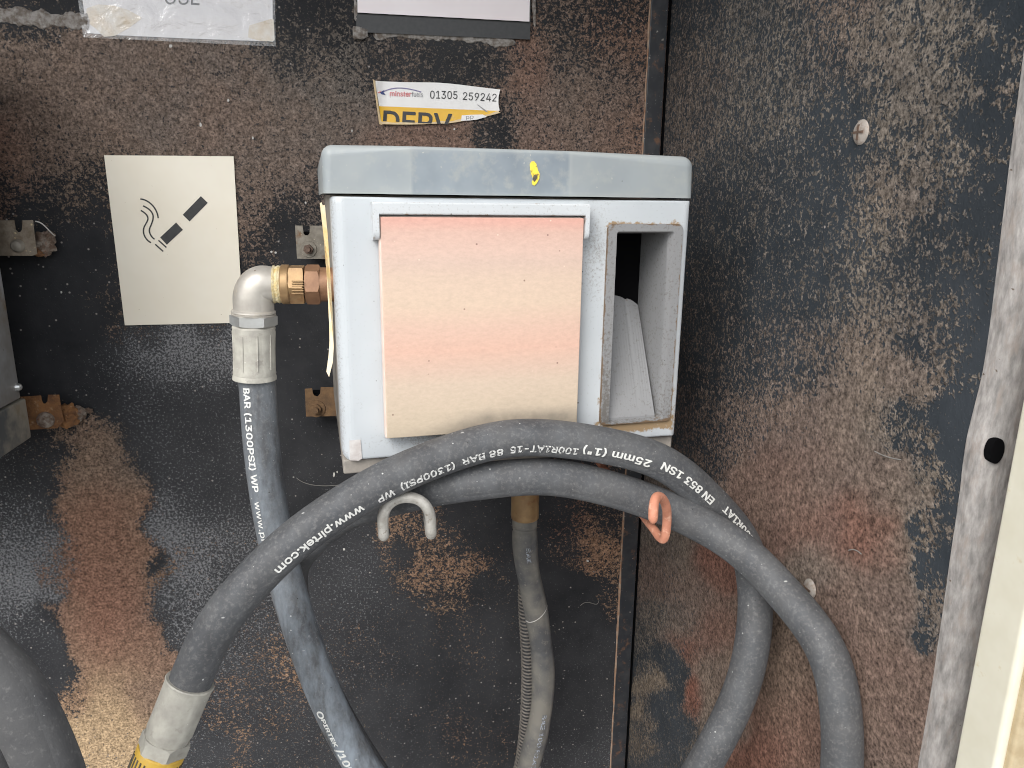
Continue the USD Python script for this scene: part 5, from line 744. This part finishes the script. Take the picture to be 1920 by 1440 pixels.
# ---------------------------------------------------------------- signs and stickers on the back panel
W1 = wall_pt(0.0)
sg = thing("warning_sign", "cream plate with a black cigarette and smoke symbol", "sign", at(330, 610, WALL))
obj("plate", plate([(195, 291), (438, 293), (456, 605), (234, 610)], wall_pt(.0002), .0022), MA["sign_cream"], sg, smooth=False)
S = wall_pt(.0026)
def ink_poly(poly, m="ink_black", parent=sg, name="symbol"): return obj(name, plate(poly, S, .0002), MA[m], parent, smooth=False)
def quad(p, q, w):
    p, q = np.array(p, float), np.array(q, float); d = (q-p)/np.linalg.norm(q-p); n = np.array([-d[1], d[0]])*w/2
    return [p+n, q+n, q-n, p-n]
ink_poly(quad((349, 409), (383, 374), 18)); ink_poly(quad((306.5, 452), (336.5, 424), 18.5))
for t in (0, 1): ink_poly(quad((291+t*6, 458-t*7.5), (306+t*6, 471.5-t*7.5), 2.6))
def stroke(pts, w):
    from scipy.interpolate import CubicSpline
    p = np.array(pts, float); cs = CubicSpline(np.arange(len(p)), p); q = cs(np.linspace(0, len(p)-1, 40)); d = np.gradient(q, axis=0); d /= np.linalg.norm(d, axis=1)[:, None]; n = np.stack([-d[:, 1], d[:, 0]], 1)*w/2
    return np.vstack([q+n, (q-n)[::-1]])
for st in ([(263, 373), (279, 379), (291, 392), (296.5, 409)], [(268, 386), (280, 393), (287, 405), (284, 420), (280, 432), (284, 443), (290, 448)], [(264, 394.5), (274, 402), (277, 412), (271, 424), (269, 435), (273, 446), (283, 455)]): ink_poly(stroke(st, 2.7))

ns_ = thing("notice_sign", "stained white laminated notice with the word USE at the top edge", "sign", at(335, 75, WALL))
obj("paper", plate([(120, -260), (508, -250), (512, 78), (350, 72), (220, 66), (163, 62)], wall_pt(.0008), .0006), MA["paper"], ns_, smooth=False)
S = wall_pt(.0016)
obj("lettering", print_text("USE", 306, 7.5, 374, 9.5, 31, S), MA["ink_black"], ns_, smooth=False)
for poly in ([(165, 18), (185, 11), (215, 14), (240, 22), (262, 34), (240, 50), (215, 64), (196, 66), (180, 50), (166, 40)], [(470, 50), (490, 44), (510, 38), (512, 74), (490, 74), (468, 68)]):
    pp = Polygon(poly).buffer(6).buffer(-3); ink_poly(list(pp.exterior.coords)[:-1], "stain" if "stain" in MA else "tape", ns_, "stain")
fg = grid(70, 60, lambda u, v: np.array([at((110+46*b_) + (402-46*b_ + 5*b_)*a_, -262 + (332 + 17*a_)*b_, WALL-.0028-.0016*meshkit.fbm(np.array([a_*9, b_*8, 0.5]), 3, 6)-.004*max(0, b_-.82)*abs(a_-.5)) for a_, b_ in zip(u, v)]))
obj("laminate", fg, MA["film"], ns_, smooth=True)

n2 = thing("notice_sign", "plain pinkish white sign on a black backing above the small sticker", "sign", at(830, 40, WALL))
obj("backing", plate([(664, -260), (1000, -250), (994, 74), (668, 60)], wall_pt(.0), .005), MA["ink_black"], n2, smooth=False)
obj("plate", plate([(664, -260), (1000, -250), (992.5, 40.5), (670.5, 23.5)], wall_pt(.0055), .003), MA["sign_white"], n2, smooth=False)
bead([(700, 66), (730, 62), (764, 60), (800, 64), (860, 67), (910, 73), (966, 80)], .0062, 8, parent=n2, off=.0)
bead([(676, 50), (675, 58), (676, 66), (678, 74)], .0085, 9, parent=n2, off=.004)
bead([(665, -60), (667, 0), (668, 40)], .0028, 10, parent=n2, off=.004)
bead([(998, -40), (1001, 10), (1003, 50)], .0022, 13, parent=n2, off=.004)

# torn sticker, edges curling
stk = thing("sticker", "torn curling yellow and white sticker with a phone number above the pump", "sticker", at(820, 230, WALL))
top = lambda t: np.array([703 + 235*t, 151.5 + 6.5*t + 9.5*t**3 + 3*math.sin(t*9)*.3])
mid = lambda t: np.array([711 + 226*t, 199 + 9*t])
bot = lambda t: np.array([713 + 225*t, 231.5 + 1.0*math.sin(t*8) - (0 if t < .55 else 22*((t-.55)/.45)**1.3)])
def curl(x, y):
    u = (x-700)/240; v = (y-150)/80
    return .0006 + .0075*max(0, 1-u*9)**2 + .006*max(0, (u-.9)*10)**1.5*.5 + .004*max(0, v-.75)*3*(1-u*.5)
def sheet(f0, f1, t0=0.0, t1=1.0, nu=60, nv=14, lift=0.0):
    def fn(u, v):
        o = []
        for a_, b_ in zip(t0+(t1-t0)*u, v):
            p = f0(a_)*(1-b_) + f1(a_)*b_; rx = 3.0*math.sin(b_*math.pi)*(a_ > .9)*(a_-.9)*10
            o.append(at(p[0]-rx, p[1], WALL-.0006-lift-curl(*p)))
        return np.array(o)
    return grid(nu, nv, fn)
obj("white_band", sheet(top, mid), MA["stk_white"], stk, smooth=True)
obj("yellow_band", sheet(mid, bot), MA["stk_yellow"], stk, smooth=True)
obj("curled_edge", sheet(lambda t: top(0)+np.array([-4+5*t, -3+3*t]), lambda t: bot(0)+np.array([-2+6*t, 2*t+1]), nu=6, nv=20, lift=.0004), MA["stk_edge"], stk, smooth=True)
obj("torn_edge", sheet(lambda t: bot(t)+np.array([0, -3.0-1.5*math.sin(t*40)*.6]), lambda t: bot(t)+np.array([0, 1.0]), nu=60, nv=4, lift=.0003), MA["stk_edge"], stk, smooth=True)
S = lambda x, y, z=0: at(x, y, WALL-.0010-curl(x, y)-z)
obj("lettering", print_text("01305", 805, 184.5, 857.5, 185.5, 14.5, S), MA["ink_black"], stk, smooth=False)
obj("lettering", print_text("259242", 866, 187, 930.5, 190.5, 14.5, S), MA["ink_black"], stk, smooth=False)
obj("lettering", print_text("minster", 730, 179.5, 771, 181.0, 9.0, S, True), MA["ink_red"], stk, smooth=False)
obj("lettering", print_text("fuels", 771.5, 181.0, 793, 181.8, 9.0, S), MA["ink_grey"], stk, smooth=False)
ink_poly(stroke([(717, 173.5), (730, 167.5), (748, 165), (768, 167), (790, 172.5)], 1.8), "ink_purple", stk, "logo")
ink_poly([(712, 173.5), (721, 168.5), (719, 173), (723, 178.0), (716, 177)], "ink_navy", stk, "logo")
ink_poly([(707, 174), (714, 170.5), (713, 174)], "ink_red", stk, "logo")
dv = print_text("DERV", 713, 243, 846, 250, 35.5, S, True, clip=0.46)
obj("lettering", dv, MA["ink_black"], stk, smooth=False)
ink_poly([(866, 216), (905, 214.5), (913, 219), (893, 224.5), (864, 227)], "stk_white", stk, "logo")
obj("lettering", print_text("pp", 873, 223, 888, 222, 7, lambda x, y, z=0: S(x, y, z+.0003)), MA["ink_grey"], stk, smooth=False)
ink_poly([(894, 196), (897, 196.5), (912, 207.5), (916, 211), (910, 209)], "ink_grey", stk, "crease")

# ---------------------------------------------------------------- cream door at the right edge
DY = 0.33
dl = at(1862, 1060, DY+.03)[0]; dr = at(1893, 1380, DY)[0]
door = thing("door_panel", "cream painted door edge beyond the grey rolled lip", "door", (dl+.03, DY, H-.6))
obj("leaf", rbox(dl, dr, DY, DY+.03, H-.62, H+.08, .003), MA["cream"], door)
obj("seal", rbox(dr+.0005, dr+.014, DY-.004, DY+.03, H-.62, H+.08, .002), MA["cream_lip"], door)
obj("stile", rbox(dr+.015, dr+.10, DY+.002, DY+.03, H-.62, H+.08, .002), MA["flaky"], door)
